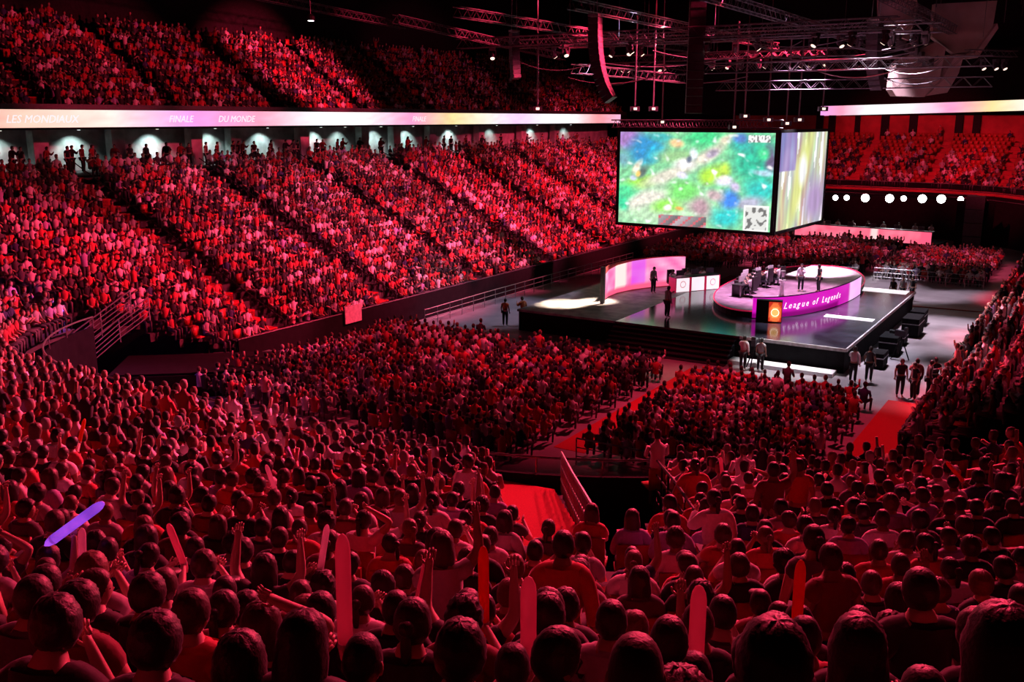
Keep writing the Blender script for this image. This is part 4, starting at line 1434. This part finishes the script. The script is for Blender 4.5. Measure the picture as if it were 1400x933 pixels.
# front rows set out person by person: column, pose, hair style, hair colour, shirt, raise, scale
FRONT = {
    0: [(840, 'lap', 'cropped', 'brown', 'black', .02, 1), (958, 'phone', 'curly', 'brown', 'maroon', -.09, .97), (1076, 'wide', 'thick', 'dark', 'black', .02, 1.03), (1368, 'lap_long', 'long', 'dark', 'black', .08, 1.02)],
    1: [(40, 'chin', 'thick', 'dark', 'black', -.06, 1), (205, 'lap_long', 'thick', 'dark', 'black', -.05, 1), (308, 'lap', 'long', 'dark', 'maroon', -.08, 1), (418, 'phone', 'long', 'dark', 'black', .04, .98, 'pale pink'), (505, 'lap', 'cropped', 'dark', 'red', .02, .96),
        (630, 'lap_long', 'thick', 'dark', 'black', .0, 1), (775, 'turned', 'short', 'dark', 'black', .02, 1), (1022, 'turned_left', 'thick', 'dark', 'maroon', .05, 1), (1166, 'lap_long', 'long', 'dark', 'black', .06, 1.02), (1290, 'phone', 'short', 'dark', 'black', -.1, 1), (1420, 'lap', 'thick', 'dark', 'black', 0, 1)],
    2: [(25, 'lap', 'short', 'dark', 'dark grey', 0, 1), (112, 'lap', 'thick', 'dark', 'maroon', -.02, 1), (262, 'lap', 'short', 'brown', 'red', 0, 1), (360, 'head', 'long', 'brown', 'black', 0, .97), (545, 'lap_long', 'tied', 'dark', 'black', 0, 1), (683, 'phone', 'short', 'dark', 'black', -.16, .97, 'pale pink'), (902, 'lap', 'short', 'dark', 'black', .0, 1), (968, 'phone', 'short', 'dark', 'black', -.2, 1, 'pale pink'), (1062, 'lap', 'thick', 'dark', 'black', .02, 1), (1192, 'lap', 'thick', 'dark', 'black', .03, 1), (1345, 'chin', 'thick', 'brown', 'black', 0, 1)],
    3: [(60, 'clap', 'short', 'dark', 'maroon', 0, 1), (128, 'turned', 'short', 'brown', 'black', .02, 1), (208, 'lap', 'thick', 'dark', 'black', .02, 1), (290, 'lap', 'tied', 'dark', 'maroon', 0, .97), (440, 'lap', 'short', 'dark', 'black', 0, 1), (640, 'phone', 'curly', 'dark', 'maroon', 0, 1, 'red'), (745, 'lap', 'thick', 'dark', 'black', .06, 1), (832, 'wide', 'short', 'dark', 'pale grey', .04, 1), (955, 'lap', 'short', 'brown', 'black', .05, 1), (1112, 'phone', 'short', 'dark', 'red', -.03, 1, 'red'), (1272, 'wide', 'short', 'dark', 'black', .22, 1.05), (1385, 'phone', 'short', 'dark', 'black', 0, 1)],
}
people = []       # (row, px, distance, loc, rz, pose, style, hair colour, shirt, scale)
for k, lst in FRONT.items():
    for (px, pose, st, hc, sh, dz, sc, *sk) in lst:
        q = seat_at(k, px)
        people.append([k, q[0], q[2], q[3] + Vector((0, 0, dz - (.06 if k == 1 else .0))), q[4], pose, st, hc, sh, sc, sk])
crowd_rest = []   # handed to the one far crowd object
POSES = ['lap'] * 14 + ['lap_long'] * 8 + ['phone'] * 4 + ['clap', 'chin'] * 2 + ['turned', 'turned_left'] * 2 + ['wide'] * 5 + ['raise', 'both', 'head']
SHL = ['white'] * 7 + ['pale grey'] * 3 + ['red'] * 9 + ['maroon'] * 4 + ['black'] * 7 + ['navy'] * 2 + ['lavender'] * 2 + ['dark grey'] * 4
SHN = ['white'] * 3 + ['pale grey'] * 3 + ['red'] * 4 + ['maroon'] * 5 + ['black'] * 9 + ['navy'] + ['dark grey'] * 4
cand = []
empty_seats = []
for k in sorted(rows):
    if k < 4:                                # out of the frame, for a step to the side
        for (px, py, dd, p, rz) in rows[k]:
            if dd > .6 and (-900 < px < -60 or 1490 < px < 2300): crowd_rest.append((p, rz, 'near'))
        continue
    for (px, py, dd, p, rz) in rows[k]:
        if not (-160 < px < 1560): continue
        if R.random() < 0.085:
            empty_seats.append((dd, px, p, rz, k)); continue
        cand.append((dd, k, px, p + W(R.uniform(-.05, .05), R.uniform(-.06, .06)), rz + R.uniform(-.25, .25)))
cand.sort(key=lambda c: c[0])
NMAX = 300 - len(people)
got = 0
for (dd, k, px, p, rz) in cand:
    if got < NMAX and -25 < px < 1425:
        got += 1
        near = k < 9
        pose = R.choice(POSES)
        if R.random() < 0.035: pose = R.choice(['stand', 'stand_long', 'stand_raise'])
        st = R.choice(['short'] * 6 + ['thick'] * 4 + ['cropped', 'curly', 'long', 'long', 'tied', 'tied', 'cap'])
        sc = R.uniform(.95, 1.05)
        people.append([k, px, dd, p + Vector((0, 0, R.uniform(-.05, .05) if not pose.startswith('stand') else 0)), rz, pose, st, R.choice(['dark'] * 5 + ['brown'] * 4 + ['light brown']), R.choice(SHN if near else SHL), sc, [R.choice(['pale pink', 'red', 'white', 'orange'])] if pose == 'phone' and R.random() < .5 else []])
    else:
        crowd_rest.append((p, rz, 'near'))
vb = min([q for q in people if q[0] in (4, 5, 6)], key=lambda q: abs(q[1] - 62))
vb[5] = 'raise'; vb[10] = ['violet']
people.sort(key=lambda q: (q[0], q[1]))
cnt = {}
holders = []
for q in people:
    k, px, dd, p, rz, pose, st, hc, sh, sc, sk = q
    if -25 < px < 1430: cnt[k] = cnt.get(k, 0) + 1
    hw = 'a cap' if st == 'cap' else '%s %s hair' % (STYLE_WORD[st], hc)
    verb = {'raise': 'arm raised, ', 'raise_left': 'arm raised, ', 'both': 'arms up, ', 'stand': 'standing, ', 'stand_long': 'standing, ', 'stand_raise': 'standing, '}.get(pose, '')
    label = 'spectator in %s shirt, %s, %s%s from left, %s row from viewer' % (sh, hw, verb, ordinal(cnt[k]), ordinal(k + 1))
    if len(label.split()) > 16: label = label.replace(verb, '')
    if len(label.split()) > 16: label = label.replace('spectator in ', '')
    o = make_person(pose, p, rz, st, hc, sh, label, 'spectators in the nearest rows', sc)
    holders.append((px, dd, o, pose, k, cnt[k], sk))

# cheer sticks in raised hands
pal = {'pale pink': (.85, .45, .55), 'red': (.70, .03, .03), 'white': (.9, .85, .9), 'orange': (.8, .2, .05)}
for (px, dd, o, pose, k, c, sk) in holders:
    if sk and sk[0] == 'violet':
        h = hand_world(o, pose) - Vector((.18, 0.05, .04))
        stick(h, 'violet glowing cheer stick held slanting up to the right at lower left', (.4, .1, 1), rad(52), 0, .62, .045, True).rotation_euler = (rad(54), 0, rad(90))
    elif sk:
        h = hand_world(o, pose); near = k < 4
        stick(h, '%s cheer stick held by %s spectator from left, %s row from viewer' % (sk[0], ordinal(c), ordinal(k + 1)), pal[sk[0]],
              R.uniform(-.15, .05) if near else R.uniform(-.9, .3), o.rotation_euler[2] + (R.uniform(-.1, .1) if near else R.uniform(-1.2, 1.2)), .52 if near else .45, .042 if k == 2 else .034)
# ---- seats -----------------------------------------------------------------
def seat_geo():
    pan = MB().box((0, .12, .43), (.44, .40, .05))
    bk = MB().box((0, -.12, .66), (.44, .05, .50))
    lg = MB().box((0, -.02, .21), (.06, .12, .42))
    return pan, bk, lg


pan, bk, lg = seat_geo()
seat_m = (pan.mesh('seat_pan', M['seat']), bk.mesh('backrest', M['seat']), lg.mesh('pedestal', M['black']))
empty_seats = [q for q in empty_seats if -20 < q[1] < 1420] + [q for q in empty_seats if not -20 < q[1] < 1420]
empty_seats[:60] = sorted(sorted(empty_seats[:60], key=lambda q: q[1]), key=lambda q: q[4])
ec = {}
for i, (dd, px, p, rz, k) in enumerate(empty_seats[:60]):
    ec[k] = ec.get(k, 0) + 1
    t = thing('arena_seat', 'empty orange-red seat, %s empty one from left in the %s row from the viewer' % (ordinal(ec[k]), ordinal(k + 1)), 'seat', p, rz, 'empty seats in the near stand')
    for me, nm in zip(seat_m, ('seat_pan', 'backrest', 'pedestal')):
        link(nm, me, t)

# ================================================================== FAR CROWD, one object
def low_person(stand=False, arms=0, turn=0.0, seed=0):
    """coarse seated or standing figure: verts, quads, part id per vertex (0 skin, 1 hair, 2 shirt, 3 trousers)"""
    v = []; f = []; pid = []
    def rings(rs, n, part):
        b = len(v)
        for (c, rx, ry) in rs:
            for i in range(n):
                t = 2 * math.pi * (i + .5) / n
                v.append((c[0] + rx * math.cos(t), c[1] + ry * math.sin(t), c[2])); pid.append(part)
        for j in range(len(rs) - 1):
            for i in range(n):
                k = (i + 1) % n
                f.append((b + j * n + i, b + j * n + k, b + (j + 1) * n + k, b + (j + 1) * n + i))
        b2 = b + (len(rs) - 1) * n
        f.append(tuple(b2 + i for i in range(0, n, n // 2)) + (b2 + n - 1,)) if False else None
        if n == 6:
            f.append((b2, b2 + 1, b2 + 2, b2 + 3)); f.append((b2, b2 + 3, b2 + 4, b2 + 5))
        else:
            f.append((b2, b2 + 1, b2 + 2, b2 + 3))
    def limb(p, q, r, r2, part):
        mb = MB(); mb.tube(p, q, r, 4, r2); b = len(v)
        v.extend(mb.v); pid.extend([part] * len(mb.v)); f.extend([tuple(b + i for i in x) for x in mb.f])
    z0 = .40 if stand else 0
    rings([((0, -.02, .46 + z0), .17, .13), ((0, -.03, .72 + z0), .16, .12), ((0, -.02, .96 + z0), .21, .12), ((0, 0, 1.05 + z0), .07, .065), ((0, .01, 1.12 + z0), .055, .055)], 6, 2)
    for i in range(6): pid[-1 - i] = 0
    b = len(v)
    rings([((0, .03, 1.10 + z0), .05, .06), ((0, .03, 1.15 + z0), .075, .09), ((0, .02, 1.23 + z0), .088, .108), ((0, .02, 1.30 + z0), .07, .085), ((0, .01, 1.335 + z0), .025, .03)], 6, 0)
    for i in range(b, len(v)):
        if v[i][2] > 1.27 + z0 or v[i][1] < 0.0: pid[i] = 1
    c, s = math.cos(turn), math.sin(turn)
    for i in range(b, len(v)):
        x, y, z = v[i]; v[i] = (x * c - y * s, x * s + y * c, z)
    for sx in (-1, 1):
        sh = (sx * .2, -.02, .97 + z0)
        a = 'lap' if arms == 0 else 'raise' if (arms == 1 and sx > 0) or arms == 2 else 'clap' if arms == 3 else 'lap'
        el, wr = ARMS[a]
        el = (sx * el[0], el[1], el[2] + z0); wr = (sx * wr[0], wr[1], wr[2] + z0)
        limb(sh, el, .06, .05, 2); limb(el, wr, .045, .04, 0)
        if stand:
            limb((sx * .09, 0, .88), (sx * .1, 0, .04), .10, .06, 3)
        else:
            limb((sx * .1, 0, .5), (sx * .12, .44, .52), .095, .07, 3)
            limb((sx * .12, .44, .52), (sx * .12, .40, .04), .06, .045, 3)
    q = [x if len(x) == 4 else None for x in f]
    return np.array(v, np.float32), np.array([x for x in q if x], np.int32), np.array(pid, np.int32)


LOW = [low_person(), low_person(turn=.6), low_person(turn=-.6), low_person(arms=3), low_person(arms=1), low_person(), low_person(turn=.25), low_person(arms=2), low_person(True), low_person(True, 2)]
LOWP = [.26, .12, .12, .13, .06, .12, .12, .025, .035, .01]
keep_all = lambda px, py: -130 < px < 1530 and -60 < py < 1000


def aisle_skip(half0, half1):
    def f(u, v, d):
        for a in AISLE_U:
            if a - half0 < u < a + half1: return True
        return False
    return f


def add_section(tier, spacing, skip, empty, name):
    for (p, rz, k) in tier.seats(spacing, skip):
        px, py, dd = project(p + Vector((0, 0, 1.1)))
        if not keep_all(px, py): continue
        e = empty(p, k) if callable(empty) else empty
        if R.random() < e:
            far_empty.append((p, rz, name)); continue
        crowd_rest.append((p + Vector((R.uniform(-.06, .06), R.uniform(-.06, .06), R.uniform(-.05, .05))), rz + R.uniform(-.3, .3), name))


far_empty = []
add_section(left_t, .53, aisle_skip(1.0, .75), .05, 'left')
add_section(upper_t, .53, aisle_skip(.95, .6), .12, 'upper')
add_section(right_t, .53, None, .05, 'right')
add_section(end_t, .56, lambda u, v, d: min(abs(v + q) for q in (30.5, 23.5, 16, 9)) < .55, lambda p, k: .86 if k > 6 else .35 if k > 4 else .2, 'end')


def floor_block(u0, u1, v0, v1, du, face, name, gaps=(), emp=.04):
    u = u0; k = 0
    f = W(face, 0, 0); rz = math.atan2(-f.x, f.y)
    while u < u1:
        v = v0 + (.26 if k % 2 else 0)
        while v < v1:
            if not any(a < v < b for a, b in gaps):
                p = W(u, v, 0.0)
                q = project(p + Vector((0, 0, 1)))
                if keep_all(q[0], q[1]):
                    if R.random() < emp: far_empty.append((p, rz, name))
                    else: crowd_rest.append((p + W(R.uniform(-.08, .08), R.uniform(-.06, .06)), rz + R.uniform(-.35, .35), name))
            v += .53
        u += du; k += 1


floor_block(27.0, 41.6, -33.2, -17.0, .86, 1, 'floorA', ((-25.4, -24.6),))
floor_block(29.0, 40.4, -14.9, -7.6, .86, 1, 'floorB')
floor_block(75.6, 94.0, -33.5, -15.9, .90, -1, 'back', ((-25.6, -24.2),))
floor_block(76.4, 91.5, -14.4, -7.2, .90, -1, 'back')

NP = len(crowd_rest)
rng = np.random.default_rng(5)
pal_s = np.array([(.80, .76, .80), (.42, .40, .43), (.55, .05, .06), (.22, .02, .03), (.014, .013, .016), (.03, .04, .13), (.42, .34, .62), (.08, .075, .085), (.65, .25, .25)], np.float32)
pp_s = {'left': [.17, .09, .26, .09, .24, .03, .03, .07, .02], 'upper': [.10, .08, .24, .10, .31, .04, .02, .10, .01], 'near': [.24, .10, .20, .08, .24, .03, .04, .06, .01]}
pal_h = np.array([(.016, .010, .009), (.05, .025, .015), (.14, .075, .04), (.3, .28, .28)], np.float32)
pal_k = np.array(SKINC, np.float32)
kinds = rng.choice(len(LOW), NP, p=np.array(LOWP) / sum(LOWP))
Vs, Fs, Cs = [], [], []
base = 0
pos = np.array([tuple(c[0]) for c in crowd_rest], np.float32); ang = np.array([c[1] for c in crowd_rest], np.float32)
scl = rng.uniform(.93, 1.07, NP).astype(np.float32)
ps = np.zeros((NP, 3), np.float32)
for i, c in enumerate(crowd_rest):
    ps[i] = pal_s[rng.choice(9, p=pp_s.get(c[2], pp_s['left']))]
hc = pal_h[rng.choice(4, NP, p=[.55, .3, .12, .03])]; kc = pal_k[rng.choice(len(pal_k), NP)]
tc = np.array([(.025, .025, .035), (.05, .05, .06), (.12, .10, .11)], np.float32)[rng.choice(3, NP)]
for k in range(len(LOW)):
    ids = np.nonzero(kinds == k)[0]
    if not len(ids): continue
    v, f, pid = LOW[k]; n = len(v)
    c, s = np.cos(ang[ids])[:, None], np.sin(ang[ids])[:, None]
    x = v[None, :, 0] * scl[ids][:, None]; y = v[None, :, 1] * scl[ids][:, None]; z = v[None, :, 2] * scl[ids][:, None]
    P = np.stack([x * c - y * s + pos[ids, 0][:, None], x * s + y * c + pos[ids, 1][:, None], z + pos[ids, 2][:, None]], -1)
    Vs.append(P.reshape(-1, 3))
    Fs.append((f[None] + (base + np.arange(len(ids)) * n)[:, None, None]).reshape(-1, 4))
    tab = np.stack([kc[ids], hc[ids], ps[ids], tc[ids]], 1)
    Cs.append(tab[:, pid, :].reshape(-1, 3))
    base += n * len(ids)


def np_mesh(name, V, F, Ccol, m):
    me = bpy.data.meshes.new(name)
    me.vertices.add(len(V)); me.vertices.foreach_set('co', V.astype(np.float32).ravel())
    me.loops.add(F.size); me.loops.foreach_set('vertex_index', F.astype(np.int32).ravel())
    me.polygons.add(len(F)); me.polygons.foreach_set('loop_start', (np.arange(len(F)) * 4).astype(np.int32))
    me.update(calc_edges=True); me.validate()
    if Ccol is not None:
        a = me.attributes.new('Col', 'FLOAT_COLOR', 'POINT')
        arr = np.ones((len(V), 4), np.float32); arr[:, :3] = Ccol
        a.data.foreach_set('color', arr.ravel())
    me.materials.append(m)
    return me


print('crowd', NP, 'faces', sum(len(f) for f in Fs))
tag(link('seated_crowd', np_mesh('seated_crowd', np.concatenate(Vs), np.concatenate(Fs), np.concatenate(Cs), M['crowd'])),
    'thousands of further spectators filling the left, upper, floor, right and far seats', 'crowd', kind='stuff')

# seats of the far blocks that stand empty or show between people
SV = []; SF = []
sp = MB(); sp.box((0, .12, .43), (.44, .40, .05)); sp.box((0, -.12, .66), (.44, .05, .50))
sv = np.array(sp.v, np.float32); sf = np.array(sp.f, np.int32); base = 0
every = [(c[0], c[1]) for c in crowd_rest if c[2] == 'near'] + [(q[3], q[4]) for q in people if q[0] > 3] + [(q[0], q[1]) for q in far_empty] + [(q[2], q[3]) for q in empty_seats[60:]]
for (p, rz) in every:
    c, s = math.cos(rz), math.sin(rz)
    SV.append(np.stack([sv[:, 0] * c - sv[:, 1] * s + p[0], sv[:, 0] * s + sv[:, 1] * c + p[1], sv[:, 2] + p[2]], -1)); SF.append(sf + base); base += len(sv)
tag(link('arena_seats', np_mesh('arena_seats', np.concatenate(SV), np.concatenate(SF), None, M['seat'])), 'rows of orange-red tip-up seats, empty at the far end, hidden under spectators elsewhere', 'seats', kind='stuff')

# ================================================================== PEOPLE ON THE FLOOR, STAGE AND CONCOURSE
def face_uv(du, dv):
    f = W(du, dv, 0); return math.atan2(-f.x, f.y)


def stander(u, v, z, face, shirt, label, group=None, tpl='stand', style='short', hc='dark', tr=(.02, .02, .025)):
    return make_person(tpl, W(u, v, z), face_uv(*face), style, hc, shirt, label, group, R.uniform(.97, 1.03), tr)


stander(46.6, -29.6, 0, (1, -.3), 'orange', 'steward in orange standing on grey floor left of the stage, left one of two', 'floor stewards', tpl='stand')
stander(47.2, -28.0 - .75, 0, (.3, -1), 'orange', 'steward in orange with pale trousers standing nearest the left stage deck', 'floor stewards', tpl='stand_long', tr=(.5, .5, .52))
for i, (u, v, sh) in enumerate([(43.4, -6.9, 'black'), (43.7, -6.3, 'maroon'), (43.1, -6.3, 'black'), (43.8, -5.8, 'dark grey'), (44.6, -5.7, 'black')]):
    stander(u, v, 0, (R.uniform(-1, 1), R.uniform(-1, 1)), sh, 'dark clad person standing by the right red carpet, %s of five from left' % ordinal(i + 1), 'people standing by the right carpet', tpl=('stand', 'stand_long')[i % 2])
# camera crew by the stage front
for i, (u, v, sh, tp) in enumerate([(44.2, -14.3, 'white', 'stand_long'), (44.4, -13.5, 'pale grey', 'stand'), (44.7, -9.2, 'white', 'stand_long'), (45.2, -8.6, 'dark grey', 'stand')]):
    stander(u, v, 0, (1, .1), sh, ['pale shirted camera operator standing at the stage front beside the white kerb', 'grey shirted crew member beside the camera operator at stage front', 'white shirted crew member at the right front corner of the stage', 'dark clad crew member behind the right front corner of the stage'][i], 'stage crew', tpl=tp)


def tv_camera(u, v, face, label):
    t = thing('television_camera', label, 'camera', W(u, v, 0), face_uv(*face))
    for a in range(3):
        b = 2 * math.pi * a / 3 + .5
        MB().tube((.5 * math.cos(b), .5 * math.sin(b), .02), (0, 0, 1.15), .03, 5).build('leg', M['black'], t)
    MB().box((0, .05, 1.35), (.22, .55, .30)).build('camera_body', M['cabinet'], t)
    MB().tube((0, .32, 1.36), (0, .62, 1.36), .09, 10, .11).build('lens', M['black'], t)
    MB().box((0, -.2, 1.6), (.2, .12, .16)).build('viewfinder', M['cabinet'], t)


tv_camera(44.6, -13.9, (1, 0), 'black tripod television camera between the crew at the stage front')
tv_camera(50.6, -8.2, (.3, -1), 'black tripod television camera on the grey floor right of the stage')


def flight_case(u, v, w, d, h, rz, label):
    t = thing('flight_case', label, 'case', W(u, v, 0), TH + rz, 'flight cases beside the stage')
    MB().box((0, 0, h / 2 + .06), (w, d, h)).build('case_body', M['drape'], t)
    MB().box((0, 0, h * .75), (w + .03, d + .03, .05)).build('lid_edge', M['steel'], t)
    for x in (-w * .4, w * .4):
        for y in (-d * .35, d * .35):
            MB().tube((x, y - .02, .05), (x, y + .02, .05), .05, 8).build('wheel', M['black'], t)


for i, (u, v, w, d, h) in enumerate([(48.5, -8.9, .8, 1.2, .7), (51.8, -8.9, .9, 1.6, .9), (54.2, -8.9, .7, 1.2, .6), (57.0, -8.7, .9, 1.8, 1.0), (60.2, -8.9, .8, 1.4, .8)]):
    flight_case(u, v, w, d, h, 0, 'black flight case along the right side of the stage, %s from the front corner' % ordinal(i + 1))


def game_chair(loc, rz, label, group):
    t = thing('player_chair', label, 'chair', loc, rz, group)
    MB().box((0, .05, .43), (.5, .5, .10)).build('seat', M['cabinet'], t)
    MB().box((0, -.24, .85), (.48, .10, .85)).build('backrest', M['desk'], t)
    MB().tube((0, .05, .05), (0, .05, .4), .04, 6).build('gas_column', M['steel'], t)
    mb = MB()
    for a in range(5):
        b = 2 * math.pi * a / 5
        mb.tube((0, .05, .08), (.3 * math.cos(b), .05 + .3 * math.sin(b), .05), .025, 5)
    mb.build('star_base', M['black'], t)


def player(u, v, z, face, label, chair_label, g):
    rz = face_uv(*face)
    game_chair(W(u, v, z), rz, chair_label, 'player chairs')
    make_person('phone', W(u, v, z), rz, R.choice(['short', 'thick']), 'dark', R.choice(['white', 'pale grey', 'white']), label, g)


for i in range(3):
    u, v = 56.3 + 1.0 * i, -22.4 + .62 * i
    player(u + .55, v - .95, SZ, (-.5, .85), 'player seated behind the white lit desks, %s from left' % ordinal(i + 1), 'dark chair behind the white lit desks, %s from left' % ordinal(i + 1), 'players at the left desk')
for i, (u, v) in enumerate(DESK_R):
    player(u - .25, v + .95, PZ, (.25, -1), 'player seated at the dark platform desks, %s from the stage front' % ordinal(i + 1), 'dark chair at the platform desks, %s from the stage front' % ordinal(i + 1), 'players at the right desk')
stander(58.6, -15.6, PZ, (-1, .1), 'white', 'presenter in white standing in the bright light at the middle of the platform', tpl='stand_long')
stander(58.9, -14.6, PZ, (-.6, -.8), 'black', 'presenter in black standing right of the white clad presenter on the platform', tpl='stand')
stander(48.4, -20.1, SZ, (1, .5), 'pale grey', 'crew member in pale grey standing on the front left of the stage floor', tpl='stand_long')
stander(54.9, -23.8, SZ, (-.4, .9), 'pale grey', 'person standing in front of the right end of the pink led wall', tpl='stand')
for i, (u, v, sh) in enumerate([(66.5, -11.6, 'black'), (67.2, -11.1, 'pale grey'), (67.8, -10.6, 'black')]):
    stander(u, v, 0, (-1, -.5), sh, 'crew member behind the right back corner of the stage, %s of three from left' % ordinal(i + 1), 'crew behind the stage', tpl='stand')
for i in range(9):
    v = -25.4 + 1.42 * i; u = 96.9 - .1 * i + .35
    p = W(u + .1 * (v + 20), v, .6)
    o = make_person(R.choice(['lap', 'phone', 'chin']), p, face_uv(-1, .1), R.choice(['short', 'long', 'thick']), 'dark', R.choice(['white', 'white', 'black', 'pale grey']), 'person seated behind the pink lit far desk, %s from left' % ordinal(i + 1), 'people at the far desk')
    o.location.z += .42
    t = thing('stool', 'tall dark stool behind the pink far desk, %s from left' % ordinal(i + 1), 'stool', p, TH, 'stools at the far desk')
    MB().box((0, 0, .84), (.42, .42, .06)).build('seat', M['desk'], t)
    MB().tube((0, 0, 0), (0, 0, .82), .04, 6).build('column', M['steel'], t)
# standing in the concourse doorway light, seen dark against the white wall
cx = [32.4, 37.4, 39.2, 42.0, 43.1, 47.4, 50.4, 56.3, 60.9, 61.6, 65.0, 66.4, 70.2, 77.0, 82.0, 90.0, 97.5] + [33.2, 34.5, 35.6, 36.2, 36.9, 38.0, 40.4, 44.4, 45.2, 46.4, 48.6, 49.6, 51.4, 53.2, 54.0, 55.2, 57.6, 59.0, 63.2, 68.8, 72.4, 75.0, 79.0, 86.0, 94.0, 101.0]
for i, u in enumerate(sorted(cx)):
    stander(u, -54.0 - R.uniform(0, 1.3), 8.7, (R.uniform(-.6, .6), 1), R.choice(['black', 'maroon', 'dark grey', 'black', 'red']), 'person standing on the concourse below the long ribbon, %s from left' % ordinal(i + 1), 'people standing on the concourse', tpl=R.choice(['stand', 'stand_long']))

# ================================================================== RAILINGS, SIGN, SMALL THINGS
def railing(pts, label, bars=3, hgt=1.0, rows_=4, pick=1.2, m=M['steel']):
    """metal crowd rail along points in (u, v, z)"""
    a = W(*pts[0][:2], pts[0][2])
    t = thing('metal_railing', label, 'railing', a, 0)
    P = [W(q[0], q[1], q[2]) - a for q in pts]
    for i in range(len(P) - 1):
        n = max(1, int((P[i + 1] - P[i]).length / pick))
        for k in range(n + (i == len(P) - 2)):
            p = P[i].lerp(P[i + 1], k / n)
            MB().tube(p, p + Vector((0, 0, hgt)), .025 if pick > 1 else .014, 5).build('post', m, t)
    for r in range(rows_):
        mb = MB()
        for i in range(len(P) - 1):
            z = Vector((0, 0, hgt * (r + 1) / rows_))
            mb.tube(P[i] + z, P[i + 1] + z, .022 if r < rows_ - 1 else .03, 5)
        mb.build('rail', m, t)
    return t


def uvz(p): return (SU * p.x + CU * p.y, CU * p.x - SU * p.y, p.z)


def nz(u, v): return (u, v, z_near(max(0, d_near(u, v))) + .05)


railing([nz(18.5, -10.2), nz(15.5, -8.3), nz(12.4, -6.3)], 'steel stair railing along the left side of the dark stair well', rows_=3, pick=.3)
railing([nz(18.5, -7.8), nz(15.4, -6.1), nz(12.3, -4.5)], 'black stair railing along the right side of the dark stair well', rows_=3, m=M['black'])
railing([uvz(at(98, 492, 37.5)), uvz(at(140, 460, 38.5)), uvz(at(180, 430, 39.5))], 'steep steel stair railing at the corner gap left of the near rows', rows_=5)
railing([uvz(at(128, 500, 38.5)), uvz(at(165, 468, 39.5)), uvz(at(205, 438, 40.5))], 'second steel stair railing behind the steep one at the corner gap', rows_=5)
railing([(28.4, -32.8, 0), (28.3, -25, 0), (28.3, -17.2, 0)], 'long low crowd railing behind the left floor seat block', rows_=3)
railing([(28.3, -15.0, 0), (28.4, -7.4, 0)], 'low steel crowd railing behind the right floor seat block', rows_=3)
# dark riser blocks in the corner gap
g = thing('riser_platform', 'black draped riser platform in the corner gap below the left stand', 'platform', W(28.2, -34.6, 0), TH + rad(40))
MB().box((0, 0, .55), (7.0, 3.6, 1.1)).build('platform_top', M['drape'], g)
MB().box((0, -1.85, .5), (7.0, .06, 1.0)).build('skirt', M['black'], g)
for i in range(5):
    MB().box((3.9 + .3 * i, 0, .5 - .1 * i), (.3, 1.6, 1.0 - .2 * i)).build('step', M['black'], g)
sg = thing('sign_board', 'pale pink blank banner hung on the barrier of the left stand', 'banner', W(39.2, -34.95, 1.0), TH)
MB().box((0.06, 0, .45), (.05, 1.35, .95)).build('board', mat('pale_banner', (.75, .62, .62), .8), sg)
MB().tube((.02, -.7, .95), (.02, .7, .95), .02, 5).build('top_bar', M['steel'], sg)
bn = thing('barrier_block', 'red topped crowd barrier block at the near left corner of floor seats', 'barrier', W(31.6, -33.4, 0), TH)
MB().box((0, 0, .5), (.9, .5, 1.0)).build('panel', M['redwall'], bn)
MB().box((0, 0, 1.02), (.95, .55, .06)).build('top_cap', M['steel'], bn)
# blue-violet wash lamps on the corner gap
for i, (px, py) in enumerate(((86, 422), (95, 460))):
    p = at(px, py, 39.5)
    t = thing('wash_lamp', '%s small blue violet lamp on a pole at the corner gap left' % ('upper', 'lower')[i], 'lamp', p, 0, 'corner lamps')
    MB().box((0, 0, 0), (.28, .22, .3)).build('housing', M['black'], t)
    MB().box((0.03, -.12, 0), (.14, .02, .16)).build('lens', mat('blue_lens', (.25, .16, 1.0), .3, emit=2.2, amt=.05), t)
    MB().tube((0, 0, -.15), (0, 0, -2.4), .03, 5).build('pole', M['black'], t)
    d = bpy.data.lights.new('blue_lamp', 'POINT'); d.energy = 60; d.color = (.22, .12, 1); d.shadow_soft_size = .12
    o = bpy.data.objects.new('blue_lamp', d); COL.objects.link(o); o.location = p + Vector((.05, -.35, .05))
# low truss posts and draped barrier round the stage back left
railing([(44.0, -33.6, 0), (52.0, -33.8, 0), (62.0, -33.8, 0), (73.0, -33.6, 0)], 'long crowd rail between the left stand and the stage', rows_=3)
railing([(74.4, -33.2, 0), (74.4, -15.6, 0)], 'crowd rail before the floor seats behind the stage', rows_=3)
railing([(75.2, -14.6, 0), (75.2, -7.0, 0)], 'crowd rail before the right floor seats behind the stage', rows_=3)
sp = thing('speaker_stack', 'tall black speaker stack at the right end of the far desk', 'loudspeaker', W(98.5, -10.6, 0), TH)
for i in range(4):
    MB().box((0, 0, .65 + 1.25 * i), (1.6, 1.2, 1.2)).build('cabinet', M['cabinet'], sp)
MB().box((0, .2, 2.0), (3.2, .3, 5.0)).build('backdrop', M['drape'], sp)
